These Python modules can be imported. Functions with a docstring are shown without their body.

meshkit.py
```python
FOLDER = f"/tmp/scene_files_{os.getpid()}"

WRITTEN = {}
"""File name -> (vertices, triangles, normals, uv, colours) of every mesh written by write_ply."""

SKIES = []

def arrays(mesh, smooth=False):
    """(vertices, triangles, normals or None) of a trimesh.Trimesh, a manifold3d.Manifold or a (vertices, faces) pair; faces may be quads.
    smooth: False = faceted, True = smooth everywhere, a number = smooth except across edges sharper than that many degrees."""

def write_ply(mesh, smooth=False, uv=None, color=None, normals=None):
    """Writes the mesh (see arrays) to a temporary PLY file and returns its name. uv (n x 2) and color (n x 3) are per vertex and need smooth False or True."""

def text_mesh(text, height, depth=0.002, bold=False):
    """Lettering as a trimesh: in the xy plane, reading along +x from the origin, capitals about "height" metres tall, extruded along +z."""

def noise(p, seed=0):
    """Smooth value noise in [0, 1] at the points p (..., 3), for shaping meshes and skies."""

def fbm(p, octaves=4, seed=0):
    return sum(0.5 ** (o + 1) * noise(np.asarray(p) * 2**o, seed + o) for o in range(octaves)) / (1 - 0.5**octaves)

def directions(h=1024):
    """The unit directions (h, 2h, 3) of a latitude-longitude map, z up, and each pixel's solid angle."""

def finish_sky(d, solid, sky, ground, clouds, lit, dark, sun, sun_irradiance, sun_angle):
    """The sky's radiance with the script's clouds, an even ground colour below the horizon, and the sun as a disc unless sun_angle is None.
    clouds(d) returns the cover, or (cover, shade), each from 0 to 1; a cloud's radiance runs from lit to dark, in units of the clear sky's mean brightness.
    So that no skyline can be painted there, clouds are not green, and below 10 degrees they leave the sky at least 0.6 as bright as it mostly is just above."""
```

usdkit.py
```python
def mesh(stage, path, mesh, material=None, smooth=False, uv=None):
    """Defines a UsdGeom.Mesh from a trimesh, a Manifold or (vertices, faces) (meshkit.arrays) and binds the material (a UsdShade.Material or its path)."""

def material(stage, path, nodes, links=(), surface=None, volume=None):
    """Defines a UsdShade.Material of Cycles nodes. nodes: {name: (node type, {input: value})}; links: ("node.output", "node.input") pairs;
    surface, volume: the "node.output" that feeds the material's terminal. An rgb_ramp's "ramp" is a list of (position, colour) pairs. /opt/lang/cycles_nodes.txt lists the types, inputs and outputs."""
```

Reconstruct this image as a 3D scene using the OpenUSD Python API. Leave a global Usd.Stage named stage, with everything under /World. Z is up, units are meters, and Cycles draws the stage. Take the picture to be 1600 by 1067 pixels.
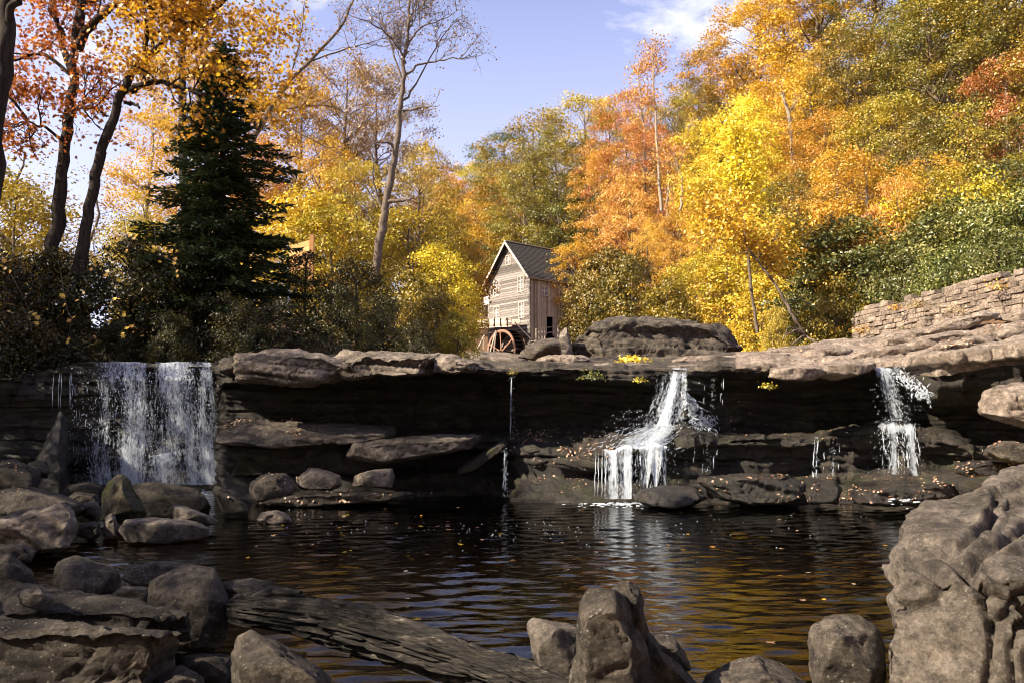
import math, random
import numpy as np, trimesh, manifold3d as m3
import usdkit, meshkit
from meshkit import noise, fbm
from scipy.interpolate import PchipInterpolator
from pxr import Usd, UsdGeom, UsdLux, UsdShade, Sdf, Gf, Vt

stage = Usd.Stage.CreateInMemory()
UsdGeom.SetStageUpAxis(stage, UsdGeom.Tokens.z)
UsdGeom.SetStageMetersPerUnit(stage, 1.0)
UsdGeom.Xform.Define(stage, '/World')

# ------------------------------------------------------------------ camera, sky, sun, exposure
F, CX, CY, EYE, PITCH = 1256.0, 800.0, 533.5, 1.7, math.radians(5.55)
cam = UsdGeom.Camera.Define(stage, '/World/camera')
cam.CreateHorizontalApertureAttr(36.0)
cam.CreateFocalLengthAttr(36.0 * F / 1600.0)
cam.AddTranslateOp().Set((0, 0, EYE))
cam.AddRotateXOp().Set(90 + math.degrees(PITCH))
cam.CreateExposureAttr(1.7)
SUN_EL, SUN_AZ = math.radians(37), math.radians(-112)
SUN = np.array([math.sin(SUN_AZ) * math.cos(SUN_EL), math.cos(SUN_AZ) * math.cos(SUN_EL), math.sin(SUN_EL)])
CLOUD = np.array([0.195, 0.86, 0.475]); CLOUD /= np.linalg.norm(CLOUD)      # a small cloud stands over the right hillside
sky_mat = usdkit.material(stage, '/World/Looks/sky', {
    'tc': ('texture_coordinate', {}),
    'sky': ('sky_texture', {'sky_type': 'single_scattering', 'sun_disc': False, 'sun_elevation': SUN_EL, 'sun_rotation': SUN_AZ, 'aerosol_density': 0.6, 'air_density': 1.1}),
    'hue': ('hsv', {'hue': 0.525, 'saturation': 1.05, 'value': 1.0}),
    'sep': ('separate_xyz', {}),
    'map': ('mapping', {'scale': (1.0, 1.0, 2.2), 'location': (0.31, 0.1, 0.0)}),
    'n1': ('noise_texture', {'scale': 3.2, 'detail': 9.0, 'roughness': 0.62, 'distortion': 0.35}),
    'cl': ('map_range', {'from_min': 0.55, 'from_max': 0.72, 'to_min': 0.0, 'to_max': 0.85, 'clamp': True}),
    'hz': ('map_range', {'from_min': 0.02, 'from_max': 0.60, 'to_min': 0.9, 'to_max': 0.0, 'clamp': True}),
    'mx0': ('mix', {'color2': (4.6, 4.5, 5.9)}),
    'mx': ('mix', {'color2': (6.0, 5.9, 6.0)}),
    'sd': ('vector_math', {'math_type': 'dot_product', 'vector2': tuple(SUN)}),
    'sg': ('map_range', {'from_min': 0.15, 'from_max': 0.75, 'to_min': 0.0, 'to_max': 0.40, 'clamp': True}), 'hs': ('math', {'math_type': 'add'}), 'hc': ('clamp', {'max': 0.95}),
    'cd': ('vector_math', {'math_type': 'distance', 'vector2': tuple(CLOUD)}), 'cm': ('map_range', {'from_min': 0.02, 'from_max': 0.13, 'to_min': 0.14, 'to_max': 0.0, 'clamp': True}), 'ca': ('math', {'math_type': 'add'}),
    'b': ('background_shader', {'strength': 0.075})},
    [('tc.generated', 'map.vector'), ('map.vector', 'n1.vector'), ('tc.generated', 'sep.vector'), ('sep.z', 'hz.value'), ('tc.generated', 'sd.vector1'), ('sd.value', 'sg.value'), ('sg.result', 'hs.value1'), ('hz.result', 'hs.value2'), ('hs.value', 'hc.value'), ('tc.generated', 'cd.vector1'), ('cd.value', 'cm.value'), ('cm.result', 'ca.value1'), ('n1.fac', 'ca.value2'), ('ca.value', 'cl.value'),
     ('sky.color', 'hue.color'), ('hue.color', 'mx0.color1'), ('hc.result', 'mx0.fac'), ('mx0.color', 'mx.color1'), ('cl.result', 'mx.fac'), ('mx.color', 'b.color')], surface='b.background')
dome = UsdLux.DomeLight.Define(stage, '/World/sky')
UsdShade.MaterialBindingAPI.Apply(dome.GetPrim()).Bind(sky_mat)
sun = UsdLux.DistantLight.Define(stage, '/World/sun')
sun.CreateIntensityAttr(1.25); sun.CreateAngleAttr(0.5); sun.CreateNormalizeAttr(True); sun.CreateColorAttr((1.0, 0.88, 0.70))
sun.AddTransformOp().Set(Gf.Matrix4d().SetLookAt(Gf.Vec3d(0), Gf.Vec3d(*(-SUN)), Gf.Vec3d(0, 0, 1)).GetInverse())

# ------------------------------------------------------------------ helpers
cp, sp = math.cos(PITCH), math.sin(PITCH)
def ray(px, py):
    dx, dy = (np.asarray(px, float) - CX) / F, -(np.asarray(py, float) - CY) / F
    return np.stack([dx, cp - dy * sp, sp + dy * cp], -1)
def P(px, py, Y):
    """the point at depth Y metres ahead on the line of sight through a point of the photograph (1600 wide)"""
    r = ray(px, py); s = np.asarray(Y, float) / r[..., 1]
    return r * s[..., None] + np.array([0, 0, EYE])
def proj(p):
    p = np.asarray(p, float); d = p - np.array([0, 0, EYE])
    w = d[..., 1] * cp + d[..., 2] * sp; u = -d[..., 1] * sp + d[..., 2] * cp
    return CX + F * d[..., 0] / w, CY - F * u / w

used = {}
def numbered(parent, name):
    k = (parent, name); n = used.get(k, 0); used[k] = n + 1
    return f'{parent}/{name}' if n == 0 else f'{parent}/{name}_{n:03d}'
def path_of(o): return '/World' if o is None else (o if isinstance(o, str) else str(o.GetPath()))
def tag(o, label=None, cat=None, group=None, kind=None):
    p = o.GetPrim() if hasattr(o, 'GetPrim') else o
    for k, v in (('label', label), ('category', cat), ('group', group), ('kind', kind)):
        if v: p.SetCustomDataByKey(k, v)
    return p
def primvar(m, name, values):
    UsdGeom.PrimvarsAPI(m).CreatePrimvar(name, Sdf.ValueTypeNames.FloatArray, 'vertex').Set(Vt.FloatArray.FromNumpy(np.asarray(values, np.float32)))
def obj(name, mesh, mat, parent=None, smooth=False, tone=None):
    m = usdkit.mesh(stage, numbered(path_of(parent), name), mesh, mat, smooth=smooth)
    if tone is not None: primvar(m, 'tone', tone)
    return m.GetPrim()
def thing(name, label, cat, loc=(0, 0, 0), group=None):
    x = UsdGeom.Xform.Define(stage, numbered('/World', name)); x.AddTranslateOp().Set(tuple(map(float, loc)))
    return tag(x.GetPrim(), label, cat, group)

class MB:
    """collects boxes, bars and tubes of one mesh"""
    def __init__(s): s.v, s.f, s.t, s.n = [], [], [], 0
    def add(s, v, f, tone=0.5):
        v = np.asarray(v, float); s.v.append(v); s.f.append(np.asarray(f, int) + s.n); s.n += len(v)
        s.t.append(np.broadcast_to(tone, (len(v),)).astype(float)); return s
    def box(s, o, a, b, c, tone=0.5):
        """box from corner o along the three edge vectors"""
        o, a, b, c = (np.asarray(x, float) for x in (o, a, b, c))
        v = [o, o + a, o + a + b, o + b, o + c, o + a + c, o + a + b + c, o + b + c]
        f = [[0, 2, 1], [0, 3, 2], [4, 5, 6], [4, 6, 7], [0, 1, 5], [0, 5, 4], [1, 2, 6], [1, 6, 5], [2, 3, 7], [2, 7, 6], [3, 0, 4], [3, 4, 7]]
        return s.add(v, f, tone)
    def bar(s, p, q, w, d=None, up=(0, 0, 1), tone=0.5):
        p, q = np.asarray(p, float), np.asarray(q, float); d = d or w
        t = q - p; t = t / np.linalg.norm(t); up = np.asarray(up, float)
        if abs(t @ up) > .95: up = np.array([1.0, 0, 0])
        a = np.cross(t, up); a /= np.linalg.norm(a); b = np.cross(a, t)
        return s.box(p - a * w / 2 - b * d / 2, a * w, b * d, q - p, tone)
    def tube(s, pts, rad, sides=6, tone=0.5):
        v, f = tube(pts, rad, sides); return s.add(v, f, tone)
    def mesh(s): return np.vstack(s.v), np.vstack(s.f)
    def tones(s): return np.concatenate(s.t)
    def build(s, name, mat, parent=None, smooth=False, tone=False):
        return obj(name, s.mesh(), mat, parent, smooth, s.tones() if tone else None)

def tube(points, radii, sides=6):
    p = np.asarray(points, float); t = np.gradient(p, axis=0); t /= np.linalg.norm(t, axis=1, keepdims=True) + 1e-12
    ref = np.where(np.abs(t[:, 2:]) < 0.9, [0, 0, 1.0], [1.0, 0, 0]) if len(p) < 3 else np.broadcast_to([0.31, 0.95, 0.05] if abs(t[0, 1]) < .8 else [1.0, 0.1, 0.05], p.shape)
    a = np.cross(t, ref); a /= np.linalg.norm(a, axis=1, keepdims=True) + 1e-12
    b, ang = np.cross(t, a), np.arange(sides) * 2 * np.pi / sides
    v = p[:, None] + np.broadcast_to(radii, (len(p),))[:, None, None] * (np.cos(ang)[None, :, None] * a[:, None] + np.sin(ang)[None, :, None] * b[:, None])
    i, j = np.meshgrid(np.arange(len(p) - 1), np.arange(sides), indexing='ij')
    q = np.stack([i * sides + j, i * sides + (j + 1) % sides, (i + 1) * sides + (j + 1) % sides, (i + 1) * sides + j], -1).reshape(-1, 4)
    return v.reshape(-1, 3), np.vstack([q[:, [0, 1, 2]], q[:, [0, 2, 3]]])
def grid_faces(nu, nv):
    i, j = np.meshgrid(np.arange(nu - 1), np.arange(nv - 1), indexing='ij')
    a = (i * nv + j).ravel(); return np.vstack([np.stack([a, a + nv, a + nv + 1], 1), np.stack([a, a + nv + 1, a + 1], 1)])
def vnormals(v, f):
    fn = np.cross(v[f[:, 1]] - v[f[:, 0]], v[f[:, 2]] - v[f[:, 0]]); n = np.zeros_like(v)
    for k in range(3):
        for c in range(3): n[:, c] += np.bincount(f[:, k], fn[:, c], len(v))
    return n / (np.linalg.norm(n, axis=1, keepdims=True) + 1e-12)
def sstep(x, a, b):
    t = np.clip((np.asarray(x, float) - a) / (b - a), 0, 1); return t * t * (3 - 2 * t)

# ------------------------------------------------------------------ materials
def M(name, nodes, links, surface, volume=None): return usdkit.material(stage, '/World/Looks/' + name, nodes, links, surface=surface, volume=volume)
def rock_mat(name, dark, mid, light, rough=0.85, scale=1.0, lichen=0.25, moss=0.0, spec=0.25, bump=0.9, speck=(0.45, 0.42, 0.36), cracks=0.22):
    n = {'g': ('geometry', {}),
         'm': ('mapping', {'scale': (1.0 * scale, 1.0 * scale, 2.6 * scale), 'rotation': (0.12, 0.1, 0.0)}),
         'n1': ('noise_texture', {'scale': 1.5, 'detail': 10.0, 'roughness': 0.7, 'distortion': 0.8}),
         'n2': ('noise_texture', {'scale': 13.0 * scale, 'detail': 8.0, 'roughness': 0.75}),
         'n3': ('noise_texture', {'scale': 60.0 * scale, 'detail': 5.0, 'roughness': 0.75}),
         'nd': ('noise_texture', {'scale': 2.0 * scale, 'detail': 4.0}), 'dv': ('mix', {'mix_type': 'add', 'fac': 0.9}),
         'v': ('voronoi_texture', {'feature': 'distance_to_edge', 'scale': 1.7 * scale, 'randomness': 1.0}),
         'ck': ('map_range', {'from_min': 0.0, 'from_max': 0.022, 'to_min': 1 - cracks, 'to_max': 1.0, 'clamp': True}),
         'v2': ('voronoi_texture', {'feature': 'f1', 'scale': 34.0 * scale, 'randomness': 1.0}),
         'sp': ('map_range', {'from_min': 0.10, 'from_max': 0.26, 'to_min': 1.0, 'to_max': 0.0, 'clamp': True}), 'spm': ('math', {'math_type': 'multiply'}),
         'r': ('rgb_ramp', {'ramp': [(0.36, dark), (0.5, mid), (0.65, light)]}),
         'k2': ('map_range', {'from_min': 0.32, 'from_max': 0.68, 'to_min': 0.25, 'to_max': 1.8, 'clamp': True}), 'k3': ('map_range', {'from_min': 0.3, 'from_max': 0.7, 'to_min': 0.6, 'to_max': 1.4, 'clamp': True}),
         'kk': ('math', {'math_type': 'multiply'}), 'kc': ('math', {'math_type': 'multiply'}),
         'mul': ('mix', {'mix_type': 'multiply', 'fac': 1.0}), 'cx': ('combine_xyz', {}),
         'lt': ('map_range', {'from_min': 0.52, 'from_max': 0.62, 'to_min': 0.15, 'to_max': min(1.0, lichen * 2.2), 'clamp': True}),
         'n4': ('noise_texture', {'scale': 3.5 * scale, 'detail': 6.0, 'roughness': 0.7}),
         'lm': ('mix', {'color2': speck}),
         'mm': ('map_range', {'from_min': 0.52, 'from_max': 0.64, 'to_min': 0.0, 'to_max': moss, 'clamp': True}),
         'n5': ('noise_texture', {'scale': 2.2 * scale, 'detail': 5.0}), 'ms': ('mix', {'color2': (0.05, 0.055, 0.012)}),
         'b0': ('bump', {'strength': bump * cracks, 'distance': 0.06 / scale}), 'b1': ('bump', {'strength': bump, 'distance': 0.10 / scale}), 'b2': ('bump', {'strength': bump, 'distance': 0.03 / scale}),
         'p': ('principled_bsdf', {'roughness': rough, 'specular_ior_level': spec})}
    l = [('g.position', 'm.vector'), ('m.vector', 'n1.vector'), ('g.position', 'n2.vector'), ('g.position', 'n3.vector'), ('g.position', 'n4.vector'), ('g.position', 'n5.vector'), ('g.position', 'v2.vector'),
         ('g.position', 'nd.vector'), ('m.vector', 'dv.color1'), ('nd.color', 'dv.color2'), ('dv.color', 'v.vector'), ('v.distance', 'ck.value'),
         ('n1.fac', 'r.fac'), ('n2.fac', 'k2.value'), ('n3.fac', 'k3.value'), ('k2.result', 'kk.value1'), ('k3.result', 'kk.value2'), ('kk.value', 'kc.value1'), ('ck.result', 'kc.value2'),
         ('kc.value', 'cx.x'), ('kc.value', 'cx.y'), ('kc.value', 'cx.z'), ('r.color', 'mul.color1'), ('cx.vector', 'mul.color2'),
         ('v2.distance', 'sp.value'), ('n4.fac', 'lt.value'), ('sp.result', 'spm.value1'), ('lt.result', 'spm.value2'), ('spm.value', 'lm.fac'), ('mul.color', 'lm.color1'),
         ('n5.fac', 'mm.value'), ('mm.result', 'ms.fac'), ('lm.color', 'ms.color1'), ('ms.color', 'p.base_color'),
         ('ck.result', 'b0.height'), ('n2.fac', 'b1.height'), ('n3.fac', 'b2.height'), ('b0.normal', 'b1.normal'), ('b1.normal', 'b2.normal'), ('b2.normal', 'p.normal')]
    return M(name, n, l, 'p.BSDF')
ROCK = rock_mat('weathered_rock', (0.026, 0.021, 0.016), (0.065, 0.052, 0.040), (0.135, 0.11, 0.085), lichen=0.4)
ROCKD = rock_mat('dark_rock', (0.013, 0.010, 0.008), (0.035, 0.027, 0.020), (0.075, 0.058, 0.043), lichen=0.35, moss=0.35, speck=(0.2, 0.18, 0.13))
ROCKL = rock_mat('pale_rock', (0.085, 0.068, 0.052), (0.175, 0.14, 0.11), (0.29, 0.235, 0.19), lichen=0.35, speck=(0.12, 0.10, 0.075))
ROCKS = rock_mat('sun_toned_ledge_rock', (0.13, 0.10, 0.078), (0.25, 0.195, 0.152), (0.37, 0.30, 0.24), lichen=0.35, speck=(0.12, 0.10, 0.075))  # paler twin of the pale rock: strong sun on the right ledge put into colour
ROCKB = rock_mat('boulder_rock', (0.055, 0.045, 0.036), (0.11, 0.09, 0.072), (0.18, 0.15, 0.122), lichen=0.22, speck=(0.36, 0.33, 0.28), bump=0.8)
ROCKM = rock_mat('mossy_rock', (0.03, 0.026, 0.018), (0.06, 0.05, 0.03), (0.11, 0.09, 0.05), moss=0.9, lichen=0.3)
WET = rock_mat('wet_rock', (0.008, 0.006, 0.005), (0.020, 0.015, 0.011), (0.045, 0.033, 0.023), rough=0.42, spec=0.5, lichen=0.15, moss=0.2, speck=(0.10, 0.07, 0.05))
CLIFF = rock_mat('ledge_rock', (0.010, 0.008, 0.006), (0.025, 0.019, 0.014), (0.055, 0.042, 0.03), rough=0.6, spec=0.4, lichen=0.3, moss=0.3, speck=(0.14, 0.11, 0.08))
STONES = [rock_mat(f'wall_stone_{"abc"[i]}', tuple(np.array((0.11, 0.083, 0.063)) * k), tuple(np.array((0.22, 0.17, 0.132)) * k), tuple(np.array((0.33, 0.26, 0.205)) * k), lichen=0.3, speck=(0.13, 0.11, 0.08), bump=0.8) for i, k in enumerate((0.8, 1.0, 1.15))]

def leaf_mat(name, stops, trans=0.25, gloss=0.05, rough=0.45, hue=0.03, val=0.35):
    tot = len(stops) - 1
    n = {'a': ('attribute', {'attribute': 'tone'}), 'o': ('object_info', {}),
         'r': ('rgb_ramp', {'ramp': [(i / tot, c) for i, c in enumerate(stops)]}),
         'h': ('map_range', {'from_min': 0.0, 'from_max': 1.0, 'to_min': 0.5 - hue / 2, 'to_max': 0.5 + hue / 2}),
         'vv': ('map_range', {'from_min': 0.0, 'from_max': 1.0, 'to_min': 1 - val / 2, 'to_max': 1 + val / 2}),
         'hs': ('hsv', {'saturation': 1.0}), 'd': ('diffuse_bsdf', {}), 't': ('translucent_bsdf', {}), 'mx': ('mix_closure', {'fac': trans}),
         'gl': ('glossy_bsdf', {'color': (0.9, 0.9, 0.9), 'roughness': rough}), 'm2': ('mix_closure', {'fac': gloss})}
    l = [('a.fac', 'r.fac'), ('o.random', 'h.value'), ('o.random', 'vv.value'), ('h.result', 'hs.hue'), ('vv.result', 'hs.value'), ('r.color', 'hs.color'),
         ('hs.color', 'd.color'), ('hs.color', 't.color'), ('d.BSDF', 'mx.closure1'), ('t.BSDF', 'mx.closure2'), ('mx.closure', 'm2.closure1'), ('gl.BSDF', 'm2.closure2')]
    return M(name, n, l, 'm2.closure')
PAL = {
    'gold': leaf_mat('gold_leaf', [(0.20, 0.10, 0.012), (0.46, 0.25, 0.02), (0.55, 0.30, 0.02), (0.62, 0.40, 0.03)]),
    'yellow': leaf_mat('yellow_leaf', [(0.34, 0.24, 0.015), (0.58, 0.42, 0.025), (0.66, 0.48, 0.03), (0.7, 0.55, 0.05)]),
    'orange': leaf_mat('orange_leaf', [(0.22, 0.07, 0.015), (0.42, 0.15, 0.025), (0.52, 0.22, 0.03), (0.55, 0.33, 0.04)]),
    'salmon': leaf_mat('salmon_leaf', [(0.25, 0.09, 0.02), (0.46, 0.17, 0.035), (0.54, 0.25, 0.05), (0.55, 0.38, 0.08)]),
    'olive': leaf_mat('olive_leaf', [(0.045, 0.038, 0.005), (0.14, 0.11, 0.009), (0.26, 0.19, 0.012), (0.45, 0.29, 0.018)]),
    'lime': leaf_mat('yellow_green_leaf', [(0.10, 0.085, 0.008), (0.27, 0.215, 0.015), (0.42, 0.32, 0.02), (0.56, 0.40, 0.03)]),
    'green': leaf_mat('green_leaf', [(0.025, 0.035, 0.008), (0.05, 0.065, 0.012), (0.09, 0.10, 0.02), (0.22, 0.18, 0.02)]),
    'red': leaf_mat('red_leaf', [(0.10, 0.05, 0.012), (0.25, 0.09, 0.02), (0.36, 0.09, 0.025), (0.36, 0.22, 0.03)]),
    'brown': leaf_mat('brown_leaf', [(0.12, 0.07, 0.03), (0.24, 0.15, 0.06), (0.34, 0.23, 0.10), (0.40, 0.30, 0.12)]),
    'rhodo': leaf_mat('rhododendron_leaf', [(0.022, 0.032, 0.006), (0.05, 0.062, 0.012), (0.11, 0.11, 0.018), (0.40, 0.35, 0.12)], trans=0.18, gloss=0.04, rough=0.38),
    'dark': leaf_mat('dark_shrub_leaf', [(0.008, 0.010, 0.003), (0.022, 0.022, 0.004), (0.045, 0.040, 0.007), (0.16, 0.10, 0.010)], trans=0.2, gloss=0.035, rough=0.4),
    'amber': leaf_mat('amber_maple_leaf', [(0.06, 0.03, 0.006), (0.34, 0.12, 0.012), (0.50, 0.24, 0.018), (0.60, 0.38, 0.03)], trans=0.45),
    'moss': leaf_mat('moss_green_leaf', [(0.03, 0.035, 0.006), (0.10, 0.10, 0.012), (0.20, 0.17, 0.015), (0.40, 0.29, 0.02)]),
    'bronze': leaf_mat('bronze_leaf', [(0.025, 0.022, 0.004), (0.075, 0.058, 0.008), (0.15, 0.105, 0.012), (0.34, 0.19, 0.018)]),
    'needle': leaf_mat('spruce_needle', [(0.012, 0.022, 0.010), (0.028, 0.045, 0.018), (0.05, 0.068, 0.026), (0.08, 0.09, 0.035)], trans=0.1, gloss=0.04),
    'maple': leaf_mat('maple_leaf', [(0.05, 0.03, 0.008), (0.26, 0.06, 0.012), (0.44, 0.14, 0.015), (0.58, 0.32, 0.025)], trans=0.45),
    'teal': leaf_mat('blue_green_leaf', [(0.05, 0.08, 0.05), (0.08, 0.12, 0.07), (0.11, 0.15, 0.08), (0.16, 0.19, 0.09)]),
    'litter': leaf_mat('fallen_leaves', [(0.09, 0.045, 0.025), (0.20, 0.10, 0.05), (0.34, 0.21, 0.12), (0.52, 0.40, 0.27)], trans=0.1),
}
def bark_mat(name, dark, light):
    return M(name, {'g': ('geometry', {}), 'm': ('mapping', {'scale': (9.0, 9.0, 1.6)}), 'n': ('noise_texture', {'scale': 2.2, 'detail': 6.0, 'roughness': 0.65}),
                    'r': ('rgb_ramp', {'ramp': [(0.35, dark), (0.65, light)]}), 'b': ('bump', {'strength': 0.8, 'distance': 0.03}), 'p': ('principled_bsdf', {'roughness': 0.9, 'specular_ior_level': 0.15})},
             [('g.position', 'm.vector'), ('m.vector', 'n.vector'), ('n.fac', 'r.fac'), ('r.color', 'p.base_color'), ('n.fac', 'b.height'), ('b.normal', 'p.normal')], 'p.BSDF')
BARKD = bark_mat('dark_bark', (0.012, 0.009, 0.007), (0.045, 0.034, 0.026))
BARK = bark_mat('brown_bark', (0.055, 0.042, 0.03), (0.17, 0.13, 0.10))
BARKG = bark_mat('pale_bark', (0.15, 0.12, 0.09), (0.34, 0.28, 0.22))
def wood_mat(name, dark, light, scale=(1, 1, 1), rough=0.85):
    return M(name, {'g': ('geometry', {}), 'o': ('object_info', {}), 'm': ('mapping', {'scale': scale}), 'n': ('noise_texture', {'scale': 3.0, 'detail': 6.0, 'roughness': 0.7}),
                    'cx': ('combine_xyz', {}), 'add': ('mix_vector', {}), 'ma': ('math', {'math_type': 'multiply_add', 'value2': 0.5, 'value3': -0.25}), 'ad': ('math', {'math_type': 'add'}),
                    'r': ('rgb_ramp', {'ramp': [(0.2, dark), (0.55, tuple((np.array(dark) + np.array(light)) / 2)), (0.85, light)]}), 'b': ('bump', {'strength': 0.6, 'distance': 0.02}),
                    'p': ('principled_bsdf', {'roughness': rough, 'specular_ior_level': 0.2})},
             [('g.position', 'm.vector'), ('m.vector', 'n.vector'), ('o.random', 'ma.value1'), ('ma.value', 'ad.value1'), ('n.fac', 'ad.value2'), ('ad.value', 'r.fac'), ('r.color', 'p.base_color'), ('n.fac', 'b.height'), ('b.normal', 'p.normal')], 'p.BSDF')
BOARD = wood_mat('weathered_clapboard', (0.05, 0.04, 0.034), (0.27, 0.24, 0.215), (1.2, 1.2, 6))
PLANK = wood_mat('weathered_plank', (0.13, 0.10, 0.07), (0.50, 0.43, 0.33), (5, 5, 0.6))
SHING = wood_mat('grey_shingle', (0.045, 0.042, 0.04), (0.12, 0.115, 0.11), (4, 4, 4))
TIMBER = wood_mat('pale_timber', (0.30, 0.24, 0.19), (0.55, 0.47, 0.39), (4, 4, 4))
RUST = wood_mat('red_brown_timber', (0.17, 0.085, 0.055), (0.34, 0.20, 0.135), (4, 4, 4))
DARKW = wood_mat('dark_timber', (0.02, 0.015, 0.012), (0.05, 0.038, 0.03), (4, 4, 4))
CEDAR = wood_mat('cedar_board', (0.34, 0.17, 0.06), (0.55, 0.32, 0.13), (4, 4, 4))
LOG = M('rotten_log_wood', {'g': ('geometry', {}), 'm': ('mapping', {'rotation': (0, 0.27, 0.0), 'scale': (1.4, 9, 16)}), 'n': ('noise_texture', {'scale': 2.0, 'detail': 9.0, 'roughness': 0.72, 'distortion': 0.4}),
                            'r': ('rgb_ramp', {'ramp': [(0.40, (0.006, 0.005, 0.004)), (0.52, (0.022, 0.017, 0.013)), (0.60, (0.06, 0.05, 0.04)), (0.70, (0.22, 0.19, 0.155))]}),
                            'b': ('bump', {'strength': 1.0, 'distance': 0.05}), 'p': ('principled_bsdf', {'roughness': 0.75, 'specular_ior_level': 0.3})},
        [('g.position', 'm.vector'), ('m.vector', 'n.vector'), ('n.fac', 'r.fac'), ('r.color', 'p.base_color'), ('n.fac', 'b.height'), ('b.normal', 'p.normal')], 'p.BSDF')
PANE = M('window_pane', {'p': ('principled_bsdf', {'base_color': (0.10, 0.13, 0.18), 'roughness': 0.06, 'specular_ior_level': 0.9})}, [], 'p.BSDF')
WHITE = M('white_paint', {'p': ('principled_bsdf', {'base_color': (0.62, 0.6, 0.56), 'roughness': 0.6})}, [], 'p.BSDF')
PINK = M('sign_board', {'p': ('principled_bsdf', {'base_color': (0.62, 0.5, 0.44), 'roughness': 0.6})}, [], 'p.BSDF')
REDP = M('sign_red', {'p': ('principled_bsdf', {'base_color': (0.42, 0.1, 0.07), 'roughness': 0.6})}, [], 'p.BSDF')
LITTERG = M('forest_floor', {'g': ('geometry', {}), 'n': ('noise_texture', {'scale': 7.0, 'detail': 8.0, 'roughness': 0.75}), 'n2': ('noise_texture', {'scale': 0.6, 'detail': 4.0}),
                             'r': ('rgb_ramp', {'ramp': [(0.3, (0.03, 0.022, 0.014)), (0.5, (0.11, 0.065, 0.035)), (0.7, (0.26, 0.15, 0.08))]}), 'b': ('bump', {'strength': 0.8, 'distance': 0.05}), 'p': ('principled_bsdf', {'roughness': 0.95, 'specular_ior_level': 0.1})},
            [('g.position', 'n.vector'), ('n.fac', 'r.fac'), ('r.color', 'p.base_color'), ('n.fac', 'b.height'), ('b.normal', 'p.normal')], 'p.BSDF')
BED = rock_mat('pool_bed_rock', (0.05, 0.03, 0.009), (0.16, 0.095, 0.024), (0.30, 0.185, 0.045), lichen=0.3, speck=(0.26, 0.17, 0.05))
def water_mat(name, tint, refl=1.0, rough=0.015):
    return M(name, {'g': ('geometry', {}), 'm': ('mapping', {'scale': (2.2, 5.5, 1.0)}), 'n': ('noise_texture', {'scale': 2.4, 'detail': 3.0, 'roughness': 0.55}), 'b': ('bump', {'strength': 0.22, 'distance': 0.03}),
                    'f': ('fresnel', {'IOR': 1.36}), 't': ('transparent_bsdf', {'color': tint}), 's': ('glossy_bsdf', {'color': (1, 1, 1), 'roughness': rough}), 'x': ('mix_closure', {})},
             [('g.position', 'm.vector'), ('m.vector', 'n.vector'), ('n.fac', 'b.height'), ('b.normal', 's.normal'), ('f.fac', 'x.fac'), ('t.BSDF', 'x.closure1'), ('s.BSDF', 'x.closure2')], 'x.closure')
WATER = water_mat('pool_water', (0.42, 0.31, 0.13))
FALL = M('falling_water', {'a': ('attribute', {'attribute': 'tone'}), 'd': ('principled_bsdf', {'base_color': (0.52, 0.57, 0.63), 'roughness': 0.15, 'specular_ior_level': 0.6}), 't': ('transparent_bsdf', {'color': (0.95, 0.97, 1.0)}), 'x': ('mix_closure', {'fac': 0.35})},
         [('d.BSDF', 'x.closure1'), ('t.BSDF', 'x.closure2')], 'x.closure')
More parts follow.
